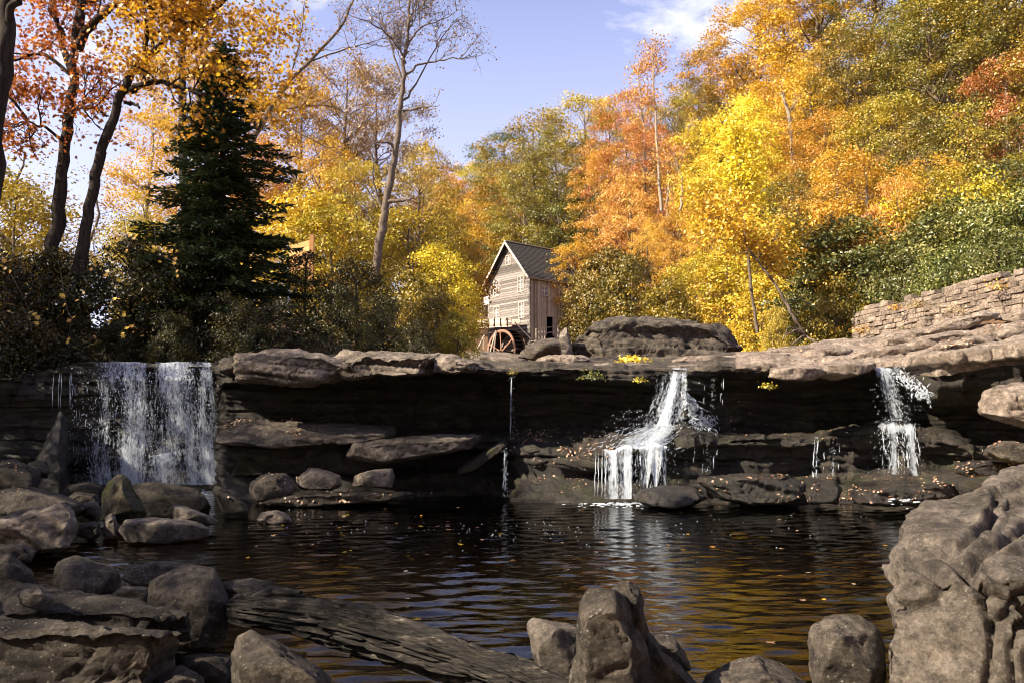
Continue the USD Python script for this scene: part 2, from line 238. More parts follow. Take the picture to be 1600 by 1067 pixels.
SHEET = M('falling_water_sheet', {'au': ('attribute', {'attribute': 'flow_a'}), 'av': ('attribute', {'attribute': 'flow_l'}), 'ad': ('attribute', {'attribute': 'flow_d'}), 'as': ('attribute', {'attribute': 'flow_n'}),
        'c1': ('combine_xyz', {}), 'm1': ('mapping', {'scale': (21.0, 1.9, 1.0)}), 'n1': ('noise_texture', {'scale': 1.0, 'detail': 4.0, 'roughness': 0.6, 'distortion': 0.5}),
        'm2': ('mapping', {'scale': (30.0, 11.0, 3.0)}), 'n2': ('noise_texture', {'scale': 1.0, 'detail': 3.0, 'roughness': 0.6}),
        'x1': ('math', {'math_type': 'multiply', 'value2': 0.45}), 'x2': ('math', {'math_type': 'multiply_add', 'value2': 0.55}), 'x3': ('math', {'math_type': 'multiply_add', 'value2': 0.46, 'value3': -0.24}), 'x4': ('math', {'math_type': 'add'}),
        'k': ('map_range', {'from_min': 0.49, 'from_max': 0.72, 'to_min': 0.0, 'to_max': 0.8, 'clamp': True}),
        'b': ('bump', {'strength': 0.7, 'distance': 0.04}), 't': ('transparent_bsdf', {'color': (1, 1, 1)}), 'd': ('principled_bsdf', {'base_color': (0.50, 0.55, 0.60), 'roughness': 0.2, 'specular_ior_level': 0.6}), 'x': ('mix_closure', {})},
    [('au.fac', 'c1.x'), ('av.fac', 'c1.y'), ('as.fac', 'c1.z'), ('c1.vector', 'm1.vector'), ('c1.vector', 'm2.vector'), ('m1.vector', 'n1.vector'), ('m2.vector', 'n2.vector'), ('n1.fac', 'x1.value1'), ('n2.fac', 'x2.value1'), ('x1.value', 'x2.value3'),
     ('ad.fac', 'x3.value1'), ('x3.value', 'x4.value1'), ('x2.value', 'x4.value2'), ('x4.value', 'k.value'), ('x4.value', 'b.height'), ('b.normal', 'd.normal'), ('k.result', 'x.fac'), ('t.BSDF', 'x.closure1'), ('d.BSDF', 'x.closure2')], 'x.closure')

# ------------------------------------------------------------------ cliff: the rock ledge the creek falls over
S = {}  # px of the station -> (py, depth) of back top, top edge, nose, lip bottom, undercut top, shelf back, shelf lip, shelf bottom, second undercut, foot, below water
S[-500] = [(575, 29), (580, 21.5), (600, 21), (640, 21), (650, 21.4), (690, 21.4), (700, 21), (720, 20.8), (735, 21), (770, 20.6), (880, 20.2)]
S[-150] = [(578, 28), (584, 21), (604, 20.5), (640, 20.5), (650, 21), (690, 21), (700, 20.6), (720, 20.4), (735, 20.7), (770, 20.2), (880, 19.8)]
S[60] = [(575, 27), (578, 21.2), (588, 20.7), (620, 20.8), (640, 21.2), (690, 21.2), (697, 20.8), (715, 20.8), (730, 21), (765, 20.5), (880, 20)]
S[110] = [(563, 27), (566, 21.2), (573, 20.8), (600, 20.9), (640, 21.2), (690, 21.2), (722, 20.7), (730, 20.6), (738, 20.9), (762, 20.4), (880, 20)]
S[330] = [(562, 26), (566, 21.2), (574, 20.8), (590, 20.9), (640, 21.2), (676, 21.1), (690, 20.4), (704, 20.4), (735, 20.7), (768, 19.5), (880, 19)]
S[352] = [(560, 25), (556, 18.9), (575, 18.2), (598, 18.3), (602, 19.8), (656, 20.2), (690, 18.0), (704, 18.0), (735, 18.5), (775, 17.6), (880, 17)]
S[560] = [(556, 25), (556, 18.8), (570, 18.2), (594, 18.2), (600, 19.8), (662, 20), (688, 17.9), (706, 17.9), (740, 18.5), (778, 17), (880, 16.6)]
S[740] = [(562, 25), (568, 18.4), (576, 17.6), (588, 17.8), (596, 19.5), (668, 20), (686, 18.1), (696, 18.1), (702, 19.6), (778, 18.4), (880, 17.4)]
S[785] = [(566, 25), (572, 18.3), (578, 17.7), (590, 17.9), (598, 19.3), (664, 19.6), (688, 18.2), (698, 18.3), (704, 19.2), (776, 17.6), (880, 17)]
S[812] = [(566, 25), (572, 18.3), (578, 17.7), (592, 17.9), (602, 19.0), (660, 19.4), (697, 17.8), (708, 17.7), (722, 17.9), (776, 16.8), (880, 16.4)]
S[930] = [(560, 25), (570, 18.3), (577, 17.7), (596, 17.8), (606, 19.0), (664, 19.2), (712, 17.2), (724, 17.2), (738, 17.5), (778, 16.7), (880, 16.3)]
S[1035] = [(560, 25), (570, 18.6), (578, 18), (588, 18), (612, 18.7), (662, 18.5), (700, 16.9), (712, 16.9), (726, 17.3), (775, 16.7), (880, 16.3)]
S[1075] = [(560, 25), (572, 18.6), (580, 17.9), (596, 17.9), (630, 18.0), (662, 17.9), (690, 16.9), (702, 16.9), (722, 17.2), (768, 16.7), (880, 16.3)]
S[1130] = [(552, 25), (564, 18.6), (573, 18), (586, 18.1), (604, 19.0), (672, 18.4), (682, 17), (698, 16.9), (732, 17.2), (765, 16.8), (880, 16.3)]
S[1250] = [(540, 25), (564, 18.5), (574, 17.7), (590, 17.9), (606, 19.2), (672, 19), (679, 17.2), (692, 17.1), (738, 17.3), (765, 16.9), (880, 16.3)]
S[1365] = [(528, 25), (562, 18), (573, 17.3), (584, 17.4), (602, 18.6), (655, 18.6), (664, 17), (680, 16.9), (730, 17.1), (755, 16.8), (880, 16.2)]
S[1400] = [(524, 25), (560, 17.9), (572, 17.0), (592, 17.2), (612, 18), (652, 18), (664, 16.8), (680, 16.8), (725, 17), (750, 16.6), (880, 16)]
S[1455] = [(517, 25), (553, 16.7), (560, 15.7), (622, 16.0), (642, 17.5), (670, 17.5), (682, 16.4), (692, 16.4), (720, 16.7), (750, 16), (880, 15.5)]
S[1530] = [(508, 24), (541, 16.2), (550, 15), (614, 15.4), (646, 17), (690, 17), (700, 16), (710, 16), (720, 16.3), (760, 15), (880, 14.6)]
S[1620] = [(494, 24), (530, 15.6), (540, 14.4), (605, 14.9), (660, 16.5), (700, 16.5), (710, 15.4), (720, 15.4), (730, 15.6), (765, 14), (880, 13.6)]
S[1900] = [(470, 22), (512, 14.6), (522, 13.4), (600, 13.9), (660, 15.5), (700, 15.5), (710, 14.4), (720, 14.4), (735, 14.6), (775, 13), (880, 12.6)]
S[2500] = [(440, 20), (480, 13), (490, 12), (590, 12.5), (660, 14), (700, 14), (720, 13), (730, 13), (740, 13.2), (780, 12), (880, 11.6)]
ks = np.array(sorted(S), float)
pys = np.array([[q[0] for q in S[k]] for k in ks]); Ys = np.array([[q[1] for q in S[k]] for k in ks])
nu = 560
pu = np.concatenate([np.linspace(-500, 0, 60)[:-1], np.linspace(0, 1600, 440), np.linspace(1600, 2500, 61)[1:]]); nu = len(pu)
iy, iY = PchipInterpolator(ks, pys), PchipInterpolator(ks, Ys)
sub = [26, 8, 9, 14, 20, 16, 8, 12, 14, 12]
def cliff_points():
    a, b = iy(pu), iY(pu)
    # uneven lips: the nose and shelf edges wander a little along the ledge
    for k, amp, sc in ((1, 3, 60.), (2, 4, 38.), (3, 7, 45.), (5, 4, 60.), (6, 5, 50.), (7, 5, 40.), (8, 6, 60.)):
        a[:, k] += amp * 2 * (fbm(np.stack([pu / sc, 0 * pu + k * 7.3, 0 * pu], 1), 4, 5) - 0.5)
        b[:, k] += 0.9 * (fbm(np.stack([pu / sc, 0 * pu + k * 3.1, 0 * pu + 9], 1), 4, 6) - 0.5)
    cols = []
    for k in range(a.shape[1] - 1):
        for t in np.arange(sub[k]) / sub[k]:
            p0, p1 = P(pu, a[:, k], b[:, k]), P(pu, a[:, k + 1], b[:, k + 1]); cols.append(p0 * (1 - t) + p1 * t)
    cols.append(P(pu, a[:, -1], b[:, -1]))
    return np.stack(cols, 1)
cl = cliff_points(); nv = cl.shape[1]
v = cl.reshape(-1, 3); f = grid_faces(nu, nv)[:, ::-1]
n = vnormals(v, f)
if (n.reshape(nu, nv, 3)[:, 3, 2]).mean() < 0: f = f[:, ::-1]; n = -n
def strata(p, seed=0, fx=0.5, fz=5.0):
    q = p * np.array([fx, fx, fz]); q[:, 2] += 0.35 * p[:, 0] * fx
    return fbm(q, 5, seed) - 0.5
amp = np.ones(len(v)); colid = np.tile(np.arange(nv), nu); amp[colid < 22] = 0.55
def beds(p, thick, seed, lift=0.35, tilt=(0.02, 0.0), grain=0.6):
    """sharp rock layers: each bed stands out or back by its own amount, with a groove between beds"""
    L = (p[:, 2] + tilt[0] * p[:, 0] + tilt[1] * p[:, 1]) / thick + lift * 4 * (fbm(p * grain, 3, seed) - .5); i = np.floor(L); fr_ = L - i
    def hs(k): return noise(np.stack([k * 7.13 + .5, k * 3.7 + .5, p[:, 0] * .35 * grain], 1), seed + 4)
    return hs(i) + (hs(i + 1) - hs(i)) * sstep(fr_, .8, 1.0) - .5 - .35 * np.exp(-((fr_ - .9) / .07) ** 2)
v = v + n * (0.34 * beds(v, 0.30, 3) + 0.16 * beds(v, 0.11, 7, .5) + 0.22 * strata(v, 3, 0.55, 3.4) + 0.12 * (fbm(v * 2.6, 4, 8) - .5) + 0.06 * (fbm(v * 9, 3, 18) - .5))[:, None] * amp[:, None]
CL = v.reshape(nu, nv, 3)
fcol = f[:, 0] % nv; cap = (np.min(f % nv, 1) < sum(sub[:2]) + 4) & (pu[f[:, 0] // nv] > 345)  # ledge top painted paler for its sunlight, besides being drier than the wet faces
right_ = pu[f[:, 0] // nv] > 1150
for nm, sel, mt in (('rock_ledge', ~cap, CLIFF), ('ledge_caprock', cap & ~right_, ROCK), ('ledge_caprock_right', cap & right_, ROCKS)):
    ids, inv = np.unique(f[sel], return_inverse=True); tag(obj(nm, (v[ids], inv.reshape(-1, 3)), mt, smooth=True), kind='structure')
lipY = PchipInterpolator(*(lambda s: (np.array([P(k, pys[i, 1], Ys[i, 1])[0] for i, k in enumerate(ks)]), Ys[:, 1]))(0))
lipZ = PchipInterpolator(np.array([P(k, pys[i, 1], Ys[i, 1])[0] for i, k in enumerate(ks)]), np.array([P(k, pys[i, 1], Ys[i, 1])[2] for i, k in enumerate(ks)]))
X0, X1 = P(-490, 580, 21.5)[0], P(2490, 480, 13)[0]
def lip_y(x): return lipY(np.clip(x, X0, X1))
def lip_z(x): return lipZ(np.clip(x, X0, X1))

# ------------------------------------------------------------------ ground
def xc(y): return 2.0 - 1.2 * np.clip((np.asarray(y, float) - 18) / 57, 0, 1)
def H(x, y):
    """height of the valley floor and its sides behind the ledge"""
    x, y = np.asarray(x, float), np.asarray(y, float)
    h = 2.7 + (np.clip(y, 18, 75) - 18) * 0.09 + np.clip(y - 78, 0, 90) * 0.24 * sstep(x, -75, -12) + np.clip(y - 168, 0, 400) * .08
    d = xc(y) - 4 - x
    h = h + np.clip(d, 0, 7) * 0.20 + np.clip(d - 30, 0, 60) * 0.06
    k = sstep(x, 6.5, 13.5) * (1 - sstep(y, 40, 50)); h = h * (1 - k) + 4.6 * k
    d = x - xc(y) - 6.5
    h = h + 0.66 * sstep(y, 42, 68) * (np.sqrt(np.clip(d, -9, 75) ** 2 + 4) + np.clip(d, -9, 75)) / 2
    return h
def smooth_noise(x, y, s, seed=0): return fbm(np.stack([x / s, y / s, 0 * x + 0.5], -1), 4, seed) - 0.5
xs = np.concatenate([-np.geomspace(26, 900, 34)[::-1], np.linspace(-25.5, 27, 230), np.geomspace(27.6, 900, 36)])
ts = np.concatenate([np.linspace(0, 26, 120), np.geomspace(26.3, 1200, 90)])
gx, gt = np.meshgrid(xs, ts, indexing='ij'); gy = lip_y(gx) + 0.9 + gt
gz = H(gx, gy) - 0.12 + 0.25 * smooth_noise(gx, gy, 2.5, 3) * np.clip(gt, 0, 1) + 1.6 * smooth_noise(gx, gy, 14, 4) * sstep(gt, 8, 30) * sstep(np.abs(gx - xc(gy)), 3, 9)
k = sstep(gt, 2.5, 7.5); gz = gz * k + (lip_z(gx) - 0.10 + 0.0 * gt) * (1 - k)
# on the right the ledge climbs towards the wall
gv = np.stack([gx, gy, gz], -1).reshape(-1, 3)
tag(obj('forest_ground', (gv, grid_faces(len(xs), len(ts))), LITTERG, smooth=True), kind='structure')
def ground_z(x, y):
    x, y = np.asarray(x, float), np.asarray(y, float); t = y - lip_y(x) - .9; k = sstep(t, 2.5, 7.5)
    return H(x, y) * k + (lip_z(x) - .1) * (1 - k)

def shoreL(y): return np.interp(y, [-10, 2, 4, 5, 6.5, 8, 10, 12, 14.7, 18, 24], [3, 1.0, -0.9, -1.6, -3.0, -4.8, -5.9, -6.3, -12.5, -17, -20])
def shoreR(y): return np.interp(y, [-10, 2, 4, 5, 7, 10, 14, 17, 24], [0, 1.0, 1.7, 2.3, 3.4, 5.0, 7.3, 9.3, 14])
bx = np.concatenate([-np.geomspace(17, 600, 26)[::-1], np.linspace(-16.5, 18, 200), np.geomspace(18.5, 600, 26)])
by = np.concatenate([-np.geomspace(6, 500, 26)[::-1], np.linspace(-5.5, 23.5, 190)])
gx, gy = np.meshgrid(bx, by, indexing='ij')
dl, dr = gx - shoreL(gy), shoreR(gy) - gx
e = np.minimum(dl, dr); e = np.minimum(e, (gy - 4.0) * 0.9)
gz = np.where(e > 0, -0.95 * sstep(e, -0.2, 3.2) - 0.05, np.clip(-e * 0.22, 0, 1.0) - 0.05) + 0.16 * smooth_noise(gx, gy, 0.7, 5) + 0.25 * smooth_noise(gx, gy, 2.0, 6)
gz = gz + np.where(gx < -7, np.clip((-7 - gx) * 0.25, 0, 3.5), 0) * sstep(gy, 12, 7) + np.where(gx > 9, np.clip((gx - 9) * 0.3, 0, 4), 0) * sstep(gy, 17, 9)
bz = gz
tag(obj('pool_bed', (np.stack([gx, gy, gz], -1).reshape(-1, 3), grid_faces(len(bx), len(by))), BED, smooth=True), kind='structure')

# ------------------------------------------------------------------ pool water
wy = np.geomspace(2.6, 22.5, 420); wx = np.linspace(-17, 15, 340)
gx, gy = np.meshgrid(wx, wy, indexing='ij')
def waves(x, y):
    w = 0; rng = np.random.default_rng(11)
    for i in range(16):
        lam = rng.uniform(0.11, 0.5); ang = rng.normal(0, 0.38) + math.pi / 2; ph = rng.uniform(0, 6.28)
        w = w + 0.0052 * lam ** 0.9 * np.sin(2 * math.pi / lam * (x * math.cos(ang) + y * math.sin(ang)) + ph + 2.2 * noise(np.stack([x * .7, y * .7, 0 * x + i], -1), i))
    for (cx, cy) in ((3.3, 16.6), (9.0, 16.0), (-11, 20)):
        r = np.hypot(x - cx, y - cy); w = w + 0.010 * np.sin(r * 2 * math.pi / 0.42 + 3 * noise(np.stack([x, y, 0 * x], -1), 3)) * np.exp(-r / 3.2)
    return w + 0.012 * (fbm(np.stack([x * 1.5, y * 3.5, 0 * x], -1), 3, 31) - .5)
gz = waves(gx, gy)
tag(obj('pool_water', (np.stack([gx, gy, gz], -1).reshape(-1, 3), grid_faces(len(wx), len(wy))), WATER, smooth=True), kind='structure')

# ------------------------------------------------------------------ boulders
def stone_mesh(hulls, cell, amp=0.06, seed=0, soft=3, strat=0.0, sfreq=6.0, dip=(0.2, 0.0), facet=9, grooves=()):
    """a rock from one or more convex blocks of points, its edges worn and its faces rough"""
    body = None
    for pts in hulls:
        h = m3.Manifold.hull_points(np.asarray(pts, float)); vv = h.to_mesh().vert_properties[:, :3]; cc = vv.mean(0); rg = np.random.default_rng(seed * 13 + len(vv))
        for _ in range(facet):
            dn = rg.normal(size=3); dn /= np.linalg.norm(dn); hi_ = ((vv - cc) @ dn).max(); h = h.trim_by_plane(-dn, float(-(cc @ dn + hi_ * rg.uniform(.74, .93))))
        body = h if body is None else body + h
    b = body.bounding_box(); size = np.array(b[3:]) - np.array(b[:3]); c = (np.array(b[3:]) + np.array(b[:3])) / 2
    rng = np.random.default_rng(seed)
    msh = body.refine_to_length(cell * 1.6).to_mesh(); t = trimesh.Trimesh(msh.vert_properties[:, :3], msh.tri_verts, process=True)
    if soft: trimesh.smoothing.filter_taubin(t, lamb=0.5, nu=0.52, iterations=soft)
    v, f = np.array(t.vertices), np.array(t.faces); n = vnormals(v, f); s = float(np.sort(size)[1])
    rid = 1 - np.abs(2 * fbm(v / s * 3.1 + seed * 2.3, 4, seed + 21) - 1)
    d = amp * s * (1.5 * (fbm(v / s * 1.7 + seed, 3, seed) - .5) + 0.9 * (rid - .8) + 1.0 * (fbm(v / s * 8 + seed, 4, seed + 3) - .5) + 0.6 * (fbm(v / s * 24 + seed, 3, seed + 31) - .5)) + .012 * (fbm(v * 22, 3, seed + 41) - .5)
    cr = np.abs(fbm(v / s * 2.3 + seed * 1.7, 3, seed + 9) - .5); d = d - amp * 0.7 * s * np.exp(-(cr / 0.012) ** 2)
    if grooves:
        from shapely import LineString, points, distance
        gx_, gy_ = proj(v); wv = (fbm(v * 3.0, 3, 77)[:, None] - .5) * 26; pp = points(gx_ + wv[:, 0], gy_ - wv[:, 0])
        for ln, wd_, dp in grooves: dd = distance(LineString(ln), pp); d = d - .62 * dp * np.exp(-(dd / wd_) ** 2) + .16 * dp * np.exp(-((dd - 2.2 * wd_) / (1.3 * wd_)) ** 2)
    if strat:
        q = v / s; lev = q[:, 2] + dip[0] * q[:, 0] + dip[1] * q[:, 1]
        qq = np.stack([q[:, 0], q[:, 1], lev], 1) + seed
        d = d + strat * s * (1.0 * beds(qq, 1.0 / sfreq, seed + 5, .3, (0, 0), 1.2) + 0.5 * beds(qq, 0.4 / sfreq, seed + 6, .4, (0, 0), 1.2)) * (1 - .75 * np.abs(n[:, 2]))
    return v + n * d[:, None], f
def block(sil, Y, front=None, thick=1.0, fy=None, back=0.78, drop=0.0):
    """points of a block whose outline in the photograph is sil at depth Y, with the outline front on its near face"""
    sil = np.array(sil, float); c = sil.mean(0)
    fr = np.array(front, float) if front is not None else c + (sil - c) * 0.74 + np.array([0, 0.07 * np.ptp(sil[:, 1])])
    bk = c + (sil - c) * back
    fy = fy if fy is not None else Y - thick * 0.5
    return np.vstack([P(sil[:, 0], sil[:, 1], Y), P(fr[:, 0], fr[:, 1], fy), P(bk[:, 0], bk[:, 1], Y + thick * 0.5)])
def boulder(label, blocks, mat, cell=0.035, cat='boulder', name='boulder', group=None, **kw):
    o = obj(name, stone_mesh(blocks, cell, seed=used.get('seed', 0) + 1, **kw), mat, smooth=True); used['seed'] = used.get('seed', 0) + 1
    return tag(o, label, cat, group, 'thing')
B = block
# right foreground
boulder('huge tan boulder filling the right foreground beside the pool', [
    np.vstack([P(*np.array([(1370, 1130, 4.6), (1364, 1010, 4.6), (1370, 925, 4.7), (1394, 868, 4.85), (1412, 808, 5.1), (1440, 784, 5.2), (1530, 760, 5.3), (1850, 800, 5.3), (1850, 1130, 5.2)]).T), P(*np.array([(1384, 1130, 4.2), (1384, 1010, 4.2), (1402, 905, 4.3), (1470, 850, 4.5), (1580, 905, 4.0), (1600, 1130, 3.85), (1800, 1130, 3.9), (1800, 900, 4.2)]).T), P(*np.array([(1450, 1000, 6.4), (1470, 800, 6.2), (1800, 800, 6.4), (1800, 1000, 6.4)]).T)]),
    np.vstack([P(*np.array([(1500, 830, 5.3), (1534, 760, 5.4), (1552, 738, 5.5), (1592, 722, 5.6), (1700, 712, 5.6), (1850, 730, 5.6), (1850, 900, 5.3)]).T), P(*np.array([(1545, 840, 4.9), (1580, 790, 5.0), (1760, 780, 4.9), (1800, 900, 4.5)]).T), P(*np.array([(1560, 800, 6.4), (1600, 735, 6.3), (1800, 740, 6.4)]).T)])],
    ROCKB, 0.013, amp=0.03, strat=0.035, sfreq=3, dip=(1.3, 0.2), soft=2, facet=3, grooves=(([(1370, 930), (1425, 872), (1470, 868), (1500, 890), (1540, 935), (1600, 955), (1700, 990)], 7, .10), ([(1415, 850), (1455, 848), (1490, 868), (1525, 840), (1560, 800), (1640, 775)], 6, .09),
        ([(1500, 890), (1550, 860), (1620, 815)], 6, .08), ([(1536, 1100), (1546, 1000), (1530, 925)], 6, .08), ([(1545, 985), (1600, 930), (1680, 890)], 7, .09), ([(1540, 830), (1560, 770), (1600, 755)], 6, .10), ([(1585, 1090), (1575, 1020), (1610, 960)], 6, .07), ([(1390, 880), (1410, 858), (1440, 846)], 4, .05)))
boulder('rounded dark grey boulder leaning against the huge tan boulder', [B([(1250, 1035), (1252, 1000), (1272, 972), (1305, 960), (1345, 958), (1378, 985), (1392, 1040), (1385, 1110), (1290, 1115), (1262, 1075)], 4.7, [(1275, 1040), (1290, 1000), (1345, 990), (1365, 1040), (1350, 1110), (1300, 1115)], fy=4.35, thick=0.8)], ROCK, 0.018, amp=0.035, soft=4)
boulder('low pointed grey boulder at the bottom edge between two taller boulders', [B([(1070, 1110), (1095, 1060), (1130, 1032), (1185, 1017), (1232, 1036), (1262, 1064), (1280, 1110)], 4.5, [(1100, 1110), (1140, 1062), (1190, 1045), (1225, 1068), (1240, 1110)], fy=4.15, thick=0.7)], ROCK, 0.018, amp=0.035)
boulder('tall upright two-pronged boulder standing in the foreground centre', [
    B([(884, 1110), (892, 1050), (904, 985), (908, 938), (922, 918), (960, 917), (985, 948), (1000, 1010), (1030, 1060), (1030, 1110)], 4.3, [(900, 1110), (915, 1050), (918, 965), (955, 945), (985, 1000), (1000, 1110)], fy=4.02, thick=0.55),
    B([(950, 1010), (955, 925), (968, 909), (982, 905), (996, 915), (1003, 950), (1003, 985), (1020, 1020), (1000, 1050)], 4.42, None, thick=0.3),
    B([(985, 1110), (985, 985), (1000, 972), (1035, 1008), (1062, 1036), (1090, 1066), (1095, 1110)], 4.5, None, thick=0.5)], ROCK, 0.015, amp=0.04, strat=0.03, soft=2)
boulder('pale flat-faced slab wedged left of the upright two-pronged boulder', [B([(822, 972), (832, 962), (850, 966), (905, 978), (900, 1110), (850, 1110), (852, 1040), (830, 1000)], 4.75, [(835, 985), (895, 990), (892, 1110), (858, 1110), (852, 1030)], fy=4.55, thick=0.45)], ROCKB, 0.018, amp=0.03, soft=2)
boulder('small grey rock behind the upright boulder, its tip showing at the right', [B([(1010, 1000), (1030, 988), (1052, 992), (1068, 1018), (1082, 1045), (1040, 1060), (1015, 1040)], 4.9, None, thick=0.4)], ROCK, 0.02)
# left foreground
boulder('wedge-shaped grey boulder below the rotten log', [B([(358, 1110), (360, 1020), (374, 985), (386, 979), (440, 1004), (495, 1036), (520, 1060), (530, 1110)], 4.3, [(372, 1110), (376, 1040), (395, 1015), (450, 1035), (495, 1062), (505, 1110)], fy=4.02, thick=0.6)], ROCK, 0.016, amp=0.03, soft=2)
boulder('big square lichen-speckled boulder behind the left foreground slab', [B([(232, 960), (234, 900), (246, 884), (290, 880), (336, 888), (346, 905), (362, 935), (362, 1000), (330, 1020), (240, 1010)], 5.9, [(238, 990), (244, 925), (270, 912), (330, 916), (352, 945), (346, 1010), (260, 1015)], fy=5.5, thick=1.0)], ROCK, 0.022, amp=0.035, soft=2)
boulder('angular brown boulder with a pale yellowish left edge at the pool margin', [B([(80, 900), (84, 878), (118, 867), (150, 880), (182, 886), (192, 905), (188, 930), (85, 928)], 7.6, [(92, 925), (100, 890), (150, 892), (180, 900), (180, 930)], fy=7.2, thick=0.9)], ROCK, 0.025, amp=0.03, soft=1)
boulder('long layered slab across the bottom left corner', [
    B([(-80, 1000), (-60, 905), (10, 902), (60, 925), (150, 930), (240, 940), (300, 952), (306, 975), (300, 1000), (200, 1020), (-60, 1060)], 4.9, [(-60, 960), (60, 955), (200, 958), (290, 962), (298, 985), (180, 1010), (-60, 1030)], fy=4.6, thick=0.9),
    B([(-80, 1120), (-70, 960), (60, 958), (160, 962), (250, 968), (292, 985), (296, 1020), (270, 1055), (230, 1120)], 4.3, [(-70, 1120), (-60, 990), (100, 985), (240, 990), (276, 1010), (215, 1120)], fy=4.0, thick=0.7)], ROCK, 0.02, amp=0.035, strat=0.07, sfreq=7, dip=(0.15, 0), soft=2)
boulder('small pale stone resting on the long layered slab', [B([(26, 930), (36, 918), (62, 916), (84, 932), (84, 948), (70, 954), (34, 946)], 4.55, None, thick=0.25)], ROCKB, 0.012, amp=0.04)
boulder('flat-topped brown slab at the upper end of the rotten log', [B([(340, 945), (346, 908), (392, 902), (428, 906), (432, 930), (425, 955), (350, 965)], 6.0, [(350, 950), (355, 922), (420, 920), (424, 950)], fy=5.75, thick=0.7)], ROCK, 0.022, amp=0.03, soft=1)
boulder('small stone under the flat-topped slab beside the log', [B([(358, 955), (362, 938), (395, 932), (404, 945), (398, 964), (364, 968)], 5.6, None, thick=0.3)], ROCKB, 0.015)
boulder('small wedge stone between the brown boulder and the square speckled boulder', [B([(158, 938), (190, 914), (238, 916), (236, 945), (170, 948)], 6.6, None, thick=0.5)], ROCK, 0.02)
boulder('low brown rock right behind the square speckled boulder at the water', [B([(186, 905), (200, 888), (240, 876), (292, 880), (300, 905), (230, 925)], 7.0, None, thick=0.6)], ROCK, 0.022)
boulder('dark rock in the gap beneath the square speckled boulder', [B([(280, 1030), (320, 1015), (362, 1022), (368, 1060), (340, 1110), (280, 1110)], 4.9, None, thick=0.6)], ROCKD, 0.02)
boulder('rounded stone peeking over the bottom edge left of the wedge boulder', [B([(225, 1110), (240, 1060), (280, 1042), (315, 1056), (335, 1110)], 4.2, None, thick=0.4)], ROCK, 0.015)
# left bank
boulder('large angular ridged boulder on the left bank', [B([(-20, 850), (-10, 812), (40, 795), (85, 784), (112, 786), (122, 820), (122, 848), (98, 862), (60, 858)], 10.2, [(0, 850), (10, 818), (70, 808), (105, 815), (112, 850), (70, 862)], fy=9.8, thick=1.4)], ROCKL, 0.035, amp=0.04, strat=0.08, sfreq=8, dip=(0.9, 0), soft=1)
boulder('flat brown slab behind the ridged boulder on the left bank', [B([(-30, 790), (-20, 766), (40, 760), (100, 772), (134, 786), (138, 808), (110, 822), (-10, 812)], 12, None, thick=2.0)], ROCK, 0.04, amp=0.03, strat=0.06)
boulder('tall mossy boulder in front of the left waterfall', [B([(157, 810), (158, 770), (168, 748), (182, 738), (198, 742), (206, 765), (222, 790), (234, 808), (200, 820)], 13.3, [(165, 812), (172, 780), (188, 762), (204, 790), (215, 812)], fy=12.9, thick=1.1)], ROCKM, 0.03, amp=0.05)
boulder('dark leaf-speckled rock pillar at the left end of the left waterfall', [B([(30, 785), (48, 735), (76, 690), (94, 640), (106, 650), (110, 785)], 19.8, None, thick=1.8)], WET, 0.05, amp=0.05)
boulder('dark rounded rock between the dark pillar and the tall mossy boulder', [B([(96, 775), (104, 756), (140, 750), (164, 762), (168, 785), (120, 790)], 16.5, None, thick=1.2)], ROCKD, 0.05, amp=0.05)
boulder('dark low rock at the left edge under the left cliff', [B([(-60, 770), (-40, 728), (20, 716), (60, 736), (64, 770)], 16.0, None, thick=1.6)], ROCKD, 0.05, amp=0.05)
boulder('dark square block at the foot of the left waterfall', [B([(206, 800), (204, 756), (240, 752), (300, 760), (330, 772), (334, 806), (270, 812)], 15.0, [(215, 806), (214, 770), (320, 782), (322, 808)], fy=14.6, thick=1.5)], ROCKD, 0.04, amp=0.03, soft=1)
boulder('broad flat boulder at the water edge below the mossy boulder', [B([(185, 828), (196, 812), (240, 806), (300, 812), (330, 822), (332, 838), (270, 848), (200, 846)], 11.4, [(192, 838), (205, 822), (245, 818), (250, 848), (205, 846)], fy=11.1, thick=1.2)], ROCKB, 0.03, amp=0.03, soft=1)
boulder('thin tilted slab behind the broad flat boulder', [B([(266, 815), (270, 786), (285, 790), (330, 805), (346, 816), (320, 822)], 12.4, None, thick=0.7)], ROCKB, 0.025, amp=0.03, soft=1)
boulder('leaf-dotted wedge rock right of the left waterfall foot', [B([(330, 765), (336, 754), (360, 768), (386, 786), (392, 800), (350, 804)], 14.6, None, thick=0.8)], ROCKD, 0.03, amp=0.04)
boulder('leaf-dotted grey boulder under the mid ledge', [B([(388, 770), (392, 748), (415, 738), (445, 737), (462, 752), (466, 775), (430, 786), (396, 784)], 16.6, None, thick=1.1)], ROCK, 0.035, amp=0.05)
boulder('pale dappled boulder with a dark left patch under the mid ledge', [B([(460, 758), (466, 742), (486, 730), (512, 734), (534, 742), (536, 758), (520, 766), (474, 765)], 16.9, None, thick=0.8)], ROCKL, 0.03, amp=0.04, soft=1)
boulder('pale rectangular boulder with dark corners under the mid ledge', [B([(549, 760), (554, 742), (580, 733), (614, 731), (618, 745), (612, 762)], 17.0, None, thick=0.7)], ROCKL, 0.03, amp=0.03, soft=1)
boulder('small pale stone poking out of the pool below the left waterfall', [B([(400, 812), (408, 801), (432, 796), (448, 802), (460, 813), (430, 822)], 13.7, None, thick=0.6)], ROCKL, 0.02)
boulder('long low leaf-littered rock shelf at the waterline under the mid ledge', [B([(380, 786), (440, 772), (560, 768), (640, 768), (672, 776), (600, 784), (440, 792)], 16.4, None, thick=1.2)], ROCKD, 0.04, amp=0.05, strat=0.1, cat='rock shelf', name='rock_shelf')
